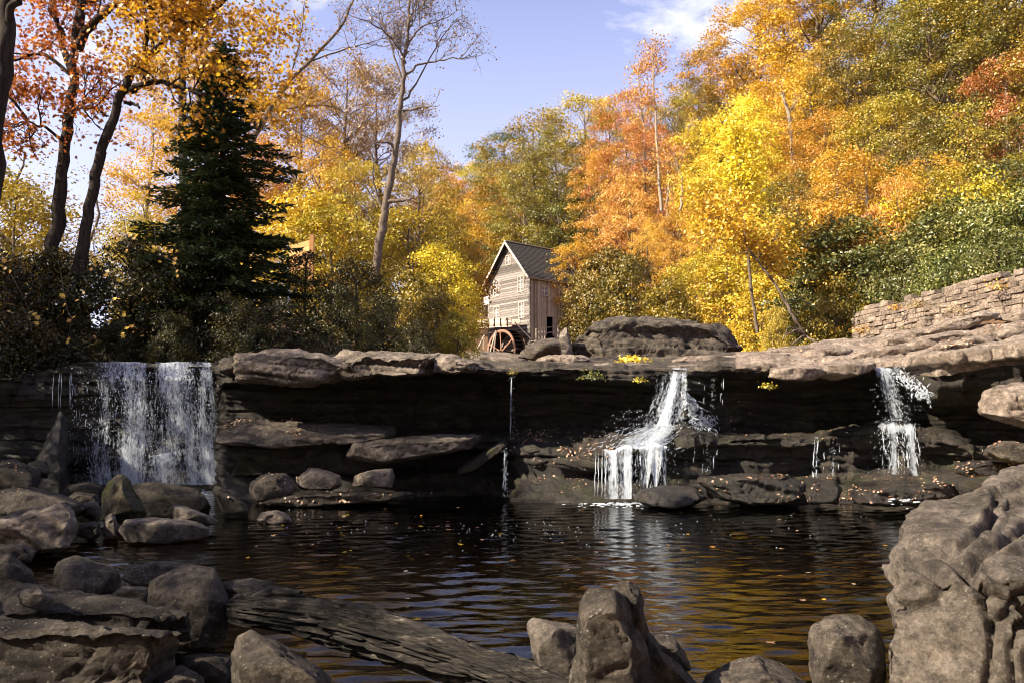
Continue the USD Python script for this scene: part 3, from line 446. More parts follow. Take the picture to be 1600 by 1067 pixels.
boulder('small rounded stone at the far left water edge', [B([(-20, 870), (-10, 850), (35, 848), (56, 860), (50, 878), (-10, 884)], 9.0, None, thick=0.7)], ROCK, 0.025)
boulder('smooth brown rock below the small rounded stone at the left edge', [B([(-30, 910), (-20, 868), (14, 862), (50, 890), (62, 918), (20, 925)], 7.6, None, thick=0.8)], ROCK, 0.025)
for q, lab in enumerate(('upper of the cobbles between the mossy and the ridged boulder', 'lower left of the cobbles between the mossy and the ridged boulder', 'upright thin stone left of the broad flat boulder', 'dark cobble at the far left beneath the left cliff', 'dark stone beside the foot of the left waterfall')):
    sil = [[(120, 800), (128, 786), (150, 782), (164, 800), (150, 818)], [(118, 835), (126, 818), (150, 814), (160, 830), (146, 846)], [(160, 838), (164, 808), (176, 800), (188, 826), (184, 842)], [(38, 742), (44, 724), (62, 718), (78, 732), (76, 748)], [(100, 780), (120, 768), (156, 772), (160, 790), (120, 794)]][q]
    boulder(lab, [B(sil, (12.2, 11.6, 11.7, 16.5, 14.6)[q], None, thick=0.5)], (ROCK, ROCK, ROCKB, ROCKD, ROCKD)[q], 0.025)
# ledge slabs
boulder('long pale overhanging capstone right of the left waterfall', [
    B([(358, 572), (366, 552), (440, 541), (470, 539), (520, 546), (560, 560), (540, 590), (490, 600), (430, 601), (372, 597)], 17.6, [(364, 580), (380, 562), (440, 552), (500, 560), (540, 572), (500, 594), (440, 597), (380, 592)], fy=17.1, thick=2.2),
    B([(500, 575), (520, 545), (600, 547), (690, 554), (712, 562), (700, 582), (600, 584), (540, 592)], 17.7, None, thick=2.0),
    B([(660, 578), (668, 556), (706, 556), (752, 568), (748, 578), (700, 584)], 17.6, None, thick=1.6)], ROCKL, 0.035, amp=0.05, strat=0.16, sfreq=7, dip=(0.12, 0), cat='rock slab', name='rock_slab', soft=1)
boulder('leaf-strewn upper shelf slab under the overhanging capstone', [B([(333, 692), (337, 666), (420, 658), (560, 662), (640, 668), (650, 680), (560, 694), (420, 700)], 18.4, [(338, 692), (430, 688), (640, 676), (560, 692), (430, 699)], fy=17.5, thick=2.0, back=.92)], ROCKB, 0.04, amp=0.03, strat=0.09, cat='rock slab', name='rock_slab', soft=1)
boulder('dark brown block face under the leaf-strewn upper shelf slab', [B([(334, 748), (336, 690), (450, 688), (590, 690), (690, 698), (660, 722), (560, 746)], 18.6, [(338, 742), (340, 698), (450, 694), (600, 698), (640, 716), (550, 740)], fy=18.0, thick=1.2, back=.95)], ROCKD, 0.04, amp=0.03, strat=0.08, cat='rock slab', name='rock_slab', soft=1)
boulder('lower pale shelf slab tapering to a point right of the leaf-strewn shelf', [B([(530, 712), (545, 692), (640, 679), (740, 677), (772, 685), (760, 697), (690, 711), (620, 722), (560, 722)], 17.6, [(545, 712), (555, 700), (620, 692), (750, 688), (690, 708), (600, 720)], fy=17.1, thick=1.5)], ROCKB, 0.05, amp=0.035, strat=0.10, cat='rock slab', name='rock_slab', soft=1)
boulder('tilted log-like slab running down into the shade below the thin trickle', [B([(700, 742), (712, 736), (790, 682), (802, 690), (790, 700), (722, 744)], 17.6, None, thick=0.5)], ROCKD, 0.035, amp=0.03, cat='rock slab', name='rock_slab')
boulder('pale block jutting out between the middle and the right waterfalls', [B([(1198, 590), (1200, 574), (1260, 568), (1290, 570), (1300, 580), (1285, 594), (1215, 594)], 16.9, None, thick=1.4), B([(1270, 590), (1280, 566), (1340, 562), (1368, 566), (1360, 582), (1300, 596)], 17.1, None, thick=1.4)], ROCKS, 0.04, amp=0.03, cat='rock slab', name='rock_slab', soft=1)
boulder('wet leaf-strewn slab right of the middle waterfall foot', [B([(1088, 752), (1092, 744), (1180, 738), (1250, 742), (1266, 756), (1262, 788), (1180, 790), (1120, 782)], 15.9, None, thick=1.6)], WET, 0.04, amp=0.04, strat=0.10, cat='rock slab', name='rock_slab', soft=1)
boulder('low wet slab with white foam at the middle waterfall foot', [B([(985, 778), (1000, 764), (1050, 757), (1090, 762), (1108, 778), (1070, 794), (1010, 790)], 15.9, None, thick=1.3)], WET, 0.04, amp=0.04, strat=0.08, cat='rock slab', name='rock_slab')
boulder('dark wet block between the two waterline slabs on the right', [B([(1258, 786), (1262, 750), (1300, 748), (1316, 764), (1310, 788)], 15.7, None, thick=1.0)], WET, 0.035, cat='boulder')
boulder('low leaf-covered rock under the right waterfall', [B([(1310, 786), (1330, 766), (1400, 756), (1490, 752), (1500, 775), (1430, 790)], 15.3, None, thick=1.5)], WET, 0.04, amp=0.05, strat=0.1)
boulder('grey slab left of the big foreground boulder top', [B([(1536, 715), (1540, 696), (1570, 688), (1640, 692), (1660, 720), (1590, 724)], 12.6, None, thick=1.2)], ROCK, 0.035, amp=0.04, strat=0.12, cat='rock slab', name='rock_slab')
boulder('leaf-littered thin slab beneath the grey slab on the right', [B([(1488, 738), (1494, 724), (1550, 718), (1600, 724), (1600, 742), (1510, 746)], 13.4, None, thick=1.0)], WET, 0.035, amp=0.04, strat=0.1, cat='rock slab', name='rock_slab')
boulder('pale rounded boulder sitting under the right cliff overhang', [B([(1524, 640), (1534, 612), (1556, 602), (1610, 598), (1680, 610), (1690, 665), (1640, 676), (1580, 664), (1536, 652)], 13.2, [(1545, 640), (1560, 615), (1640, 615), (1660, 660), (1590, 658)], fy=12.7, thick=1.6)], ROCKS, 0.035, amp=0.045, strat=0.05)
boulder('broad dark mottled outcrop right of the mill', [
    B([(884, 568), (888, 515), (930, 500), (1000, 497), (1080, 502), (1130, 512), (1165, 545), (1160, 574), (1000, 578)], 32, [(890, 570), (900, 525), (1000, 510), (1100, 516), (1150, 545), (1150, 574)], fy=30.6, thick=4.5)], ROCK, 0.07, amp=0.075, strat=0.14, sfreq=5, dip=(0.1, 0), soft=1, cat='outcrop', name='rock_outcrop')
boulder('rounded rock between the mill wheel and the broad outcrop', [B([(810, 558), (822, 540), (850, 530), (882, 528), (890, 556), (840, 566)], 36, None, thick=2.6)], ROCK, 0.09, amp=0.05, strat=0.1)
boulder('pale upright rock slab at the left end of the broad outcrop', [B([(876, 560), (873, 530), (876, 515), (886, 512), (894, 540), (898, 562)], 31.2, None, thick=0.7)], ROCKL, 0.05, amp=0.06)
boulder('pale curving rock bank below the mill wheel', [B([(690, 575), (720, 552), (745, 545), (790, 556), (840, 560), (860, 574), (780, 580)], 40, None, thick=4)], ROCKL, 0.12, amp=0.05, strat=0.12, cat='rock bank', name='rock_bank')
for q, (a, Y, lab) in enumerate((
        ([(790, 582), (800, 566), (850, 562), (905, 568), (915, 580)], 19.6, 'flat slab on the ledge rim just right of the thin trickle'),
        ([(900, 580), (930, 568), (990, 566), (1030, 572), (1030, 582)], 19.4, 'thin slab on the ledge rim below the yellow shrublet'),
        ([(1034, 578), (1040, 570), (1080, 569), (1110, 572), (1100, 580)], 19.6, 'small block at the head of the middle waterfall'),
        ([(1100, 580), (1130, 558), (1190, 550), (1240, 552), (1230, 572)], 20.0, 'broad lit slab right of the head of the middle waterfall'),
        ([(1180, 560), (1200, 544), (1280, 538), (1330, 545), (1310, 560)], 22, 'striped slab below the leaning trunk roots'),
        ([(1300, 566), (1340, 546), (1420, 536), (1450, 542), (1400, 562)], 18.6, 'sunlit slab above the right waterfall'),
        ([(1400, 548), (1430, 526), (1500, 516), (1550, 520), (1520, 545)], 18.8, 'sunlit slab halfway up the right ledge'),
        ([(1496, 545), (1500, 528), (1535, 524), (1560, 530), (1556, 545)], 16.6, 'block with a dark side on the right ledge rim'),
        ([(1540, 530), (1570, 508), (1650, 498), (1690, 512), (1640, 532)], 17, 'tilted slab near the right picture edge'),
        ([(1350, 545), (1390, 522), (1450, 510), (1480, 514), (1430, 538)], 22, 'narrow slab below the low end of the stone wall'),
        ([(1352, 536), (1380, 520), (1430, 514), (1450, 520), (1400, 536)], 25, 'flat pale slab at the very foot of the low wall end'),
        ([(1440, 514), (1480, 500), (1530, 492), (1550, 498), (1490, 516)], 23, 'pale slab right below the dry wall plant'),
        ([(1550, 500), (1590, 484), (1660, 474), (1690, 486), (1620, 506)], 21, 'pale slab below the right end of the wall'),
        ([(1500, 524), (1540, 510), (1600, 500), (1630, 508), (1570, 528)], 18.6, 'long sunlit slab above the dark-sided block'),
        ([(1440, 552), (1470, 536), (1520, 530), (1540, 540), (1490, 556)], 16.4, 'small sunlit slab at the rim of the right overhang'),
        ([(1230, 562), (1260, 546), (1310, 540), (1340, 548), (1290, 564)], 20.5, 'low slab between the striped slab and the pale block'),
        ([(830, 566), (860, 556), (910, 554), (930, 562), (890, 570)], 22.5, 'low rubble slab in front of the broad outcrop, left end'),
        ([(1040, 566), (1070, 556), (1120, 554), (1140, 562), (1090, 570)], 23, 'low rubble slab in front of the broad outcrop, right end'),
        ([(1430, 522), (1480, 500), (1540, 486), (1570, 490), (1510, 514)], 21, 'dark-edged slab below the middle of the stone wall'))):
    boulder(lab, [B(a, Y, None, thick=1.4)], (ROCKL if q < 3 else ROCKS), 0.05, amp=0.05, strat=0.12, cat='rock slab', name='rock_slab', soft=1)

# rotten log in the foreground
log = thing('fallen_log', 'rotten dark fallen log slanting across the bottom left of the pool', 'log', P(600, 1000, 4.8))
ax = np.array([P(365, 950, 5.6), P(470, 962, 5.35), P(580, 985, 5.05), P(690, 1020, 4.75), P(800, 1058, 4.5), P(900, 1095, 4.3)]); ax = PchipInterpolator(np.linspace(0, 1, 6), ax)(np.linspace(0, 1, 170))
NL, NR = 320, 110; ax = PchipInterpolator(np.linspace(0, 1, len(ax)), ax)(np.linspace(0, 1, NL)); rad = .74 * np.interp(np.linspace(0, 1, NL), [0, .06, .3, .6, .85, 1], [.10, .155, .20, .18, .14, .10])
v, f = tube(ax, 1.0, NR); c = np.repeat(ax, NR, 0); dr_ = v - c; th = np.tile(np.arange(NR) / NR * 2 * np.pi, NL); tt = np.repeat(np.linspace(0, 1, NL), NR)
q = np.stack([np.cos(th) * 3.2, np.sin(th) * 3.2, tt * 3.4], 1)
g2 = np.stack([np.cos(th) * 6, np.sin(th) * 6, tt * 2.2], 1); g3 = np.stack([np.cos(th) * 15, np.sin(th) * 15, tt * 5], 1)
rr = np.repeat(rad, NR) * (1 + 0.55 * (np.abs(2 * fbm(g2, 4, 41) - 1) - .25) + 0.35 * (np.abs(2 * fbm(g3, 4, 43) - 1) - .25) + 0.50 * (fbm(q, 5, 3) - .5) + 0.30 * (fbm(np.stack([np.cos(th) * 9, np.sin(th) * 9, tt * 5], 1), 4, 7) - .5) - 0.25 * np.exp(-((fbm(q * 1.6, 3, 12) - .5) / .03) ** 2))
v = c + dr_ * rr[:, None] * np.array([1, 1, 0.92]); o = np.array(P(600, 1000, 4.8))
caps = [[i, (i + 1) % NR, len(v)] for i in range(NR)] + [[(NL - 1) * NR + (i + 1) % NR, (NL - 1) * NR + i, len(v) + 1] for i in range(NR)]
obj('trunk', (np.vstack([v, ax[:1], ax[-1:]]) - o, np.vstack([f, caps])), LOG, log, smooth=True)
mb = MB(); mb.tube(np.array([P(395, 935, 5.5), P(430, 922, 5.45), P(470, 925, 5.3)]) - o, [.03, .035, .012], 7)
mb.build('branch_stub', LOG, log)
mb = MB(); mb.tube([P(480, 1022, 4.9), P(520, 1020, 4.9), P(548, 1024, 4.85)], [.012, .02, .014], 7); tag(mb.build('driftwood_stick', DARKW), 'short stick floating in the dark below the log', 'stick')

# ------------------------------------------------------------------ waterfalls
from scipy.spatial import cKDTree
_cv = CL.reshape(-1, 3); _px, _py = proj(_cv); _tree = cKDTree(np.stack([_px, _py], 1))
def ledge_Y(px, py, k=14):
    """depth of the rock ledge seen at a point of the photograph"""
    q = np.stack([np.atleast_1d(px), np.atleast_1d(py)], 1).astype(float); _, i = _tree.query(q, k); return _cv[i][:, :, 1].min(1)
class Water:
    def __init__(s, label, px, py, Y, name='waterfall', cat='waterfall', group=None):
        s.o = P(px, py, Y); s.t = thing(name, label, cat, s.o, group); s.st, s.dr, s.fo = MB(), MB(), MB(); s.rng = np.random.default_rng(int(px * 7 + py))
    def strand(s, pts, r, wig=0.02, taper=0.1):
        """a rope of water through the points (px, py, Y)"""
        p = P(*np.array(pts, float).T); n = max(4, int(np.linalg.norm(np.diff(p, axis=0), axis=1).sum() / 0.07)); n = min(n, 26)
        u = np.linspace(0, 1, n); p = np.stack([np.interp(u, np.linspace(0, 1, len(p)), p[:, k]) for k in range(3)], 1)
        ph = s.rng.uniform(0, 50); w = np.stack([u * n * .33 + ph, u * 0 + ph, u * 0], 1)
        p = p + np.stack([noise(w, 1) - .5, noise(w, 2) - .5, 0 * u], 1) * 2 * wig
        rr = r * .85 * (0.2 + 1.6 * noise(w * 2.2, 3)) * np.interp(u, [0, .25, .7, 1], [taper, 1, 1, taper])
        s.st.tube(p - s.o, rr, 4)
    def drops(s, px, py, Y, r):
        p = P(px, py, Y) - s.o; n = len(p); o = np.array([[1, 0, 0], [-1, 0, 0], [0, 1, 0], [0, -1, 0], [0, 0, 1.7], [0, 0, -1.7]]); r = np.broadcast_to(r, (n,)) * s.rng.uniform(.5, 1.4, n)
        v = (p[:, None] + o[None] * r[:, None, None]).reshape(-1, 3); fc = np.array([[0, 2, 4], [2, 1, 4], [1, 3, 4], [3, 0, 4], [2, 0, 5], [1, 2, 5], [3, 1, 5], [0, 3, 5]])
        s.dr.add(v, (fc[None] + 6 * np.arange(n)[:, None, None]).reshape(-1, 3))
    def foam(s, p, r):
        """low rounded froth on water or rock, p in metres"""
        n = len(p); b = trimesh.creation.icosphere(1); v = np.array(b.vertices) * np.array([1.5, 1.0, 0.45]); r = np.broadcast_to(r, (n,)) * s.rng.uniform(.4, 1.5, n)
        s.fo.add(((np.asarray(p) - s.o)[:, None] + v[None] * r[:, None, None]).reshape(-1, 3), (np.array(b.faces)[None] + len(v) * np.arange(n)[:, None, None]).reshape(-1, 3))
    def sheet(s, path, dens, layers=2, na=44, nl=44, gap=.09, wid=None):
        """a broken film of water; path(a, l) gives (px, py, Y) arrays for a across and l along the fall, dens(a, l) how white it is"""
        for q in range(layers):
            A, Lg = np.meshgrid(np.linspace(0, 1, na), np.linspace(0, 1, nl), indexing='ij'); px, py, Y = path(A, Lg); p = P(px, py, Y - gap * q)
            p = p + (fbm(np.stack([p[..., 0] * 3, p[..., 2] * 1.2, p[..., 1] + 9 * q + s.o[0]], -1), 3, 7 + q) - .5)[..., None] * np.array([.05, .22, 0])
            ac = np.cumsum(np.concatenate([np.zeros((1, nl)), np.linalg.norm(np.diff(p, axis=0), axis=2)]), 0); al = np.cumsum(np.concatenate([np.zeros((na, 1)), np.linalg.norm(np.diff(p, axis=1), axis=2)], 1), 1); ac = ac[:, nl // 2][:, None] + 0 * ac
            m = usdkit.mesh(stage, numbered(path_of(s.t), 'water_sheet'), ((p - s.o).reshape(-1, 3), grid_faces(na, nl)), SHEET, smooth=True)
            for nm, vv in (('flow_a', ac + q * 5.3), ('flow_l', al), ('flow_d', np.clip(dens(A, Lg), 0, 1.3) - .08 * q), ('flow_n', 0 * A + q * 2.7 + s.o[0])): primvar(m, nm, vv.ravel())
    def done(s):
        if s.st.v: tag(s.st.build('water_strands', FALL, s.t, smooth=True), kind='stuff')
        if s.dr.v: tag(s.dr.build('droplets', FALL, s.t, smooth=True), kind='stuff')
        if s.fo.v: tag(s.fo.build('foam', FALL, s.t, smooth=True), kind='stuff')
def pool_pts(rng, px, py, sx, sy, n, z=0.0):
    a, b = rng.normal(px, sx, n), rng.normal(py, sy, n); r = ray(a, b); t = (z - EYE) / r[:, 2]; return r * t[:, None] + np.array([0, 0, EYE])

# left fall: a broad broken veil
w = Water('broad broken veil waterfall on the shaded left side', 220, 570, 20.5); g = w.rng
def dens(x): return 0.25 + 1.3 * np.exp(-((x - 208) / 13) ** 2) + 1.1 * np.exp(-((x - 318) / 10) ** 2) + 0.55 * np.exp(-((x - 262) / 34) ** 2) + 0.25 * np.exp(-((x - 165) / 16) ** 2)
xs_ = np.linspace(112, 336, 500); cdf = np.cumsum(dens(xs_)); cdf /= cdf[-1]
def lpath(A, L):
    x = 112 + 224 * A; y0 = 565.5 + .8 * np.sin(x / 17) + .6 * np.sin(x / 5); y = y0 + (757 - y0) * L; f_ = np.clip((y - y0) / 26, 0, 1)
    return x + (x - 215) * .10 * L, y, 20.95 - .62 * f_ ** 1.3 - .2 * L
def ldens(A, L):
    x = 112 + 224 * A; d = .36 + .28 * np.exp(-((x - 208) / 20) ** 2) + .22 * np.exp(-((x - 319) / 14) ** 2) + .20 * np.exp(-((x - 268) / 30) ** 2) + .10 * np.exp(-((x - 165) / 20) ** 2) - .5 * np.exp(-((x - 112) / 16) ** 2) - .4 * np.exp(-((x - 338) / 5) ** 2)
    d = d + .03 * np.sin(x / 6.3) + .03 * np.sin(x / 2.9 + 1) + .5 * (fbm(np.stack([x / 14, L * 2.2, 0 * x + 3], -1), 3, 8) - .5) - .25 * np.exp(-((x - 125) / 16) ** 2)
    return d + .05 * np.exp(-(L / .08) ** 2) + .10 * L - .25 * np.exp(-((x - 236) / 7) ** 2) * (L < .3)
w.sheet(lpath, ldens, 3, 90, 60)
def spath(A, L): x = 234 + 98 * A; y0 = 712 - (x - 235) * .19; return x - 3 * L, y0 + (764 - y0) * L, 20.05 - .3 * np.sin(np.minimum(1, L * 3) * 1.57)
w.sheet(spath, lambda A, L: .42 + .12 * np.exp(-(L / .06) ** 2) + .25 * np.exp(-((A - .2) / .2) ** 2) - .45 * A * L, 2, 50, 30)
for i in range(260):
    x = np.interp(g.uniform(), cdf, xs_); y = g.uniform(575, 740); w.strand([(x, y, 20.2), (x + g.normal(0, 1), y + g.uniform(5, 22), 20.15)], g.uniform(.004, .009), 0.03)
n = 2200; x = np.interp(g.uniform(size=n), cdf, xs_); y = g.uniform(575, 757, n); w.drops(x + (x - 215) * .1 * (y - 566) / 190 + g.normal(0, 4, n), y, 20.25 - g.uniform(0, .35, n), 0.010)
for x in (84, 93, 97, 110, 112): w.strand([(x, 582, 20.4), (x - 1, 600, 20.3), (x - 2, 640, 20.3)], .008, .01)
w.foam(pool_pts(g, 135, 752, 22, 5, 500), .045); w.foam(pool_pts(g, 212, 756, 16, 3, 160), .05); w.foam(pool_pts(g, 275, 768, 25, 3, 90), .03)
w.done()

# middle fall: chute, white apron on the shelf, second drop
w = Water('two-step white waterfall in the middle of the ledge', 1040, 640, 17); g = w.rng
def m1(A, L): xa = 1036 + 42 * A; xb = 996 + 86 * A; return xa + (xb - xa) * L ** 1.15, 575 + 90 * L, 18.25 - .5 * np.minimum(1, L * 6) - .55 * L
w.sheet(m1, lambda A, L: .80 - .9 * np.abs(A - .55 + .1 * L) ** 1.5 * 2 + .12 * np.sin(A * 17), 3, 36, 44, .07)
def m2(A, L): return 1030 + 12 * A - 14 * L + 0 * A, 586 + 66 * L, 17.75 - .45 * L - 0 * A
w.sheet(lambda A, L: (1027 + 15 * A - 12 * L, 584 + 70 * L, 17.8 - .5 * L), lambda A, L: .42 + 0 * A, 1, 16, 30)
for i in range(300):  # rough water over the rocks right of the chute
    u = g.uniform(); x = 1066 + 60 * u * g.uniform(.3, 1) ; y = 612 + 55 * u + g.normal(0, 6); Y = float(ledge_Y(x, y)[0]) - .08
    w.strand([(x, y, Y), (x + g.normal(2, 5), y + g.uniform(3, 9), Y - .08)], g.uniform(.005, .013), 0.05)
def m3_(A, L): xa = 1000 + 66 * A; xb = 936 + 108 * A; y0 = 661 + 2 * np.sin(A * 9); y1 = 702 - 8 * A + 3 * np.sin(A * 14); return xa + (xb - xa) * L, y0 + (y1 - y0) * L, 18.05 - 1.3 * L
w.sheet(m3_, lambda A, L: .62 + .22 * np.exp(-((A - .72) / .3) ** 2) - .5 * np.exp(-(A / .12) ** 2) - .6 * np.exp(-((1 - A) / .10) ** 2) - .15 * L * (A < .4) - .3 * np.exp(-(L / .08) ** 2), 3, 50, 40, .05)
for i in range(380):
    t = g.uniform(); x = 1035 - 42 * t + g.normal(0, 18 + 12 * t); y = 663 + 37 * t + g.normal(0, 2); Y = 17.95 - 1.25 * t
    w.strand([(x, y, Y), (x - g.uniform(2, 10), y + g.uniform(2, 6), Y - .15)], g.uniform(.005, .012), 0.05)
def mdrop(A, L):
    x = 944 + 98 * A; dep = np.where(A < .45, 1.0, .95 - .75 * np.clip(A - .5, 0, .5) + .25 * np.sin(A * 40)); y0 = 701 - 8 * A + 3 * np.sin(A * 14); return x + 1.5 * np.sin(A * 50), y0 + (779 - y0) * L * np.clip(dep, .35, 1), 16.75 - .22 * np.sqrt(L)
w.sheet(mdrop, lambda A, L: .50 + .5 * np.exp(-((A - .37) / .07) ** 2) + .35 * np.exp(-((A - .8) / .14) ** 2) * (1 - .4 * L) + .3 * np.exp(-((A - .16) / .07) ** 2) - .55 * np.exp(-((A - .5) / .045) ** 2) + .25 * np.exp(-(L / .08) ** 2), 3, 70, 44, .05)
for i in range(110):
    x = 944 + 96 * g.uniform(); a = g.uniform(0, .7); b = a + g.uniform(.08, .3); w.strand([(x, 698 + 72 * t, 16.6) for t in np.linspace(a, b, 4)], g.uniform(.004, .009), 0.02)
for x in (930, 935, 941, 947): w.strand([(x, 704, 16.7), (x, 740, 16.6), (x - 1, 776, 16.55)], .009, .01)
n = 500; w.drops(g.normal(1000, 30, n), g.uniform(640, 778, n), 16.6 + g.uniform(-.2, .2, n), .007)
w.foam(pool_pts(g, 970, 781, 22, 2.5, 420), .04); w.foam(pool_pts(g, 1000, 780, 18, 2.5, 120), .03); w.foam(pool_pts(g, 968, 785, 36, 3, 320), .02)
w.done()

# right fall
w = Water('narrow two-step waterfall on the right below the sunlit ledge', 1400, 650, 16.6); g = w.rng
def r1(A, L): xa = 1366 + 32 * A; xb = 1386 + 38 * A; return xa + (xb - xa) * L, 573 + 84 * L, 17.35 - .45 * np.minimum(1, L * 5) - .3 * L
w.sheet(r1, lambda A, L: .66 - 1.2 * (A - .45) ** 2 - .1 * L + .2 * np.exp(-(L / .1) ** 2), 3, 30, 40, .06)
for i in range(240):  # splashing over the boulder face beside it
    u = g.uniform(); x = 1398 + 55 * u; y = 580 + 38 * u + g.normal(0, 7); Y = float(ledge_Y(x, y)[0]) - .12
    w.strand([(x, y, Y), (x + g.normal(1, 3), y + g.uniform(2, 7), Y - .05)], g.uniform(.005, .012), 0.04)
def r2(A, L): return 1372 + 56 * A + 10 * A * L, 654 + 84 * L + 6 * A, 17.0 - .5 * np.sin(np.minimum(1, L * 4) * 1.57) - .15 * L
w.sheet(r2, lambda A, L: .44 + .4 * np.exp(-((A - .9) / .12) ** 2) + .3 * np.exp(-((A - .4) / .1) ** 2) + .28 * np.exp(-((L - .12) / .10) ** 2) - .4 * np.exp(-(L / .05) ** 2) - .1 * L - .3 * np.exp(-(A / .06) ** 2) - .3 * np.exp(-((1 - A) / .05) ** 2), 3, 44, 44, .05)
for i in range(70):
    u = g.uniform() ** .6; x = 1372 + 58 * u; a = g.uniform(0, .8); b = min(1, a + g.uniform(.08, .25)); w.strand([(x + 14 * u * t, 660 + 76 * t, 16.4 - .2 * t) for t in np.linspace(a, b, 4)], g.uniform(.004, .008), 0.03)
n = 500; w.drops(g.normal(1402, 18, n), g.uniform(600, 740, n), 16.3 + g.uniform(-.1, .2, n), .007)
w.foam(pool_pts(g, 1412, 742, 22, 3, 260, .12), .04); w.foam(pool_pts(g, 1408, 768, 16, 8, 160, .30), .022)
w.done()

def trickle(label, xs, y0, y1, Y, n, r=.008):
    w = Water(label, xs[0], y0, Y, 'water_trickle', 'trickle')
    for x in xs:
        for i in range(n):
            a = w.rng.uniform(0, .85); b = min(1, a + w.rng.uniform(.06, .3)); w.strand([(x - 3 * t, y0 + (y1 - y0) * t, Y) for t in np.linspace(a, b, 4)], r * w.rng.uniform(.6, 1.3), .012)
    w.drops(w.rng.normal(np.mean(xs), 2.5, 60), w.rng.uniform(y0, y1, 60), np.full(60, Y), r * .8); w.done()
trickle('single thin trickle dropping off the lip below the mill', [800], 578, 690, 17.5, 9)
trickle('pair of thin white trickles dropping off the shelf left of the right waterfall', [1273, 1278], 682, 746, 16.85, 8)
trickle('faint trickles off the shelf just right of the pair of white trickles', [1289, 1304, 1312], 690, 744, 16.85, 3, .006)
trickle('faint drips off the shelf right of the middle waterfall', [1086, 1100, 1117, 1121], 690, 742, 16.85, 3, .006)
trickle('drips off the lip between the middle waterfall and the pale block', [1093, 1102, 1128, 1131], 590, 640, 17.7, 3, .006)
trickle('sparkling trickle down the wet slope under the thin trickle', [792, 789], 700, 775, 17.1, 7, .009)

# ------------------------------------------------------------------ the mill
MY = 75.0; C0 = P(829, 530, MY); az = math.radians(40)
FD, SD, UP = np.array([-math.sin(az), math.cos(az), 0]), np.array([math.cos(az), math.sin(az), 0]), np.array([0, 0, 1.0])
WID, LEN, HW, HR = 6.3, 8.2, float(P(829, 430, MY)[2] - C0[2]), 0
HR = float(P(790.6, 378, C0[1] + 3.15 * FD[1])[2] - C0[2]) - 0.15
def on_plane(px, py, n, off=0.0):
    r = ray(px, py); o = np.array([0, 0, EYE]); t = ((C0 + n * off - o) @ n) / (r @ n); return o + r * t - C0
def fr(px, py): q = on_plane(px, py, -SD); return float(q @ FD), float(q[2])
def sd(px, py): q = on_plane(px, py, -FD); return float(q @ SD), float(q[2])
def zm(x, y): return 680 + x / 5.3333, 360 + y / 5.3333
mill = thing('grist_mill', 'tall weathered wooden grist mill with steep gable roof', 'mill', C0)
BASE = -1.6
wl = MB()
wl.box(FD * WID * 0 + SD * .12 + UP * BASE + FD * .1, FD * (WID - .2), SD * .12, UP * (HW - BASE))            # inner skins, so that the boards have backing
wl.box(SD * (LEN - .15) + UP * BASE, FD * WID, SD * .12, UP * (HW - BASE)); wl.box(FD * (WID - .12) + SD * .25 + UP * BASE, FD * .12, SD * (LEN - .4), UP * (HW - BASE))
for s_ in (.10, LEN - .15):
    a, b, c = SD * s_ + UP * HW, SD * s_ + FD * WID + UP * HW, SD * s_ + FD * WID / 2 + UP * (HR - .05); wl.add([a, b, c, a + SD * .08, b + SD * .08, c + SD * .08], [[0, 1, 2], [3, 5, 4], [0, 3, 4], [0, 4, 1], [1, 4, 5], [1, 5, 2], [2, 5, 3], [2, 3, 0]])
wl.box(FD * .1 + SD * .25 + UP * BASE, FD * (WID - .2), SD * (LEN - .4), UP * .1)
wl.build('wall', DARKW, mill)
fnd = MB(); rng = np.random.default_rng(5)
z = BASE; hh = 0.215; rows = []
nb = int((HR - .1 - (-.9)) / hh)
for i in range(nb):                                  # clapboards on the gable wall
    z0 = -.9 + i * hh; zt = z0 + hh
    half = WID / 2 if zt < HW else WID / 2 * max(0.03, (HR - zt) / (HR - HW))
    a, b = WID / 2 - half, WID / 2 + half; m = MB(); j = rng.normal(0, .008)
    p0 = FD * (a - .02) + UP * (z0 + j) - SD * .09; m.add([p0, p0 + FD * (b - a + .04), p0 + FD * (b - a + .04) + SD * .03 + UP * (hh + .02), p0 + SD * .03 + UP * (hh + .02), p0 + SD * .06, p0 + FD * (b - a + .04) + SD * .06, p0 + FD * (b - a + .04) + SD * .06 + UP * (hh + .02), p0 + SD * .06 + UP * (hh + .02)],
        [[0, 2, 1], [0, 3, 2], [4, 5, 6], [4, 6, 7], [0, 1, 5], [0, 5, 4], [1, 2, 6], [1, 6, 5], [2, 3, 7], [2, 7, 6], [3, 0, 4], [3, 4, 7]])
    m.build('clapboard', BOARD, mill)
m = MB(); m.box(-FD * .05 - SD * .09 + UP * BASE, FD * .16, SD * .14, UP * (HW - BASE - .02)); m.build('corner_board', BOARD, mill)
m = MB(); m.box(FD * (WID - .1) - SD * .085 + UP * BASE, FD * .16, SD * .14, UP * (HW - BASE - .02)); m.build('corner_board', BOARD, mill)
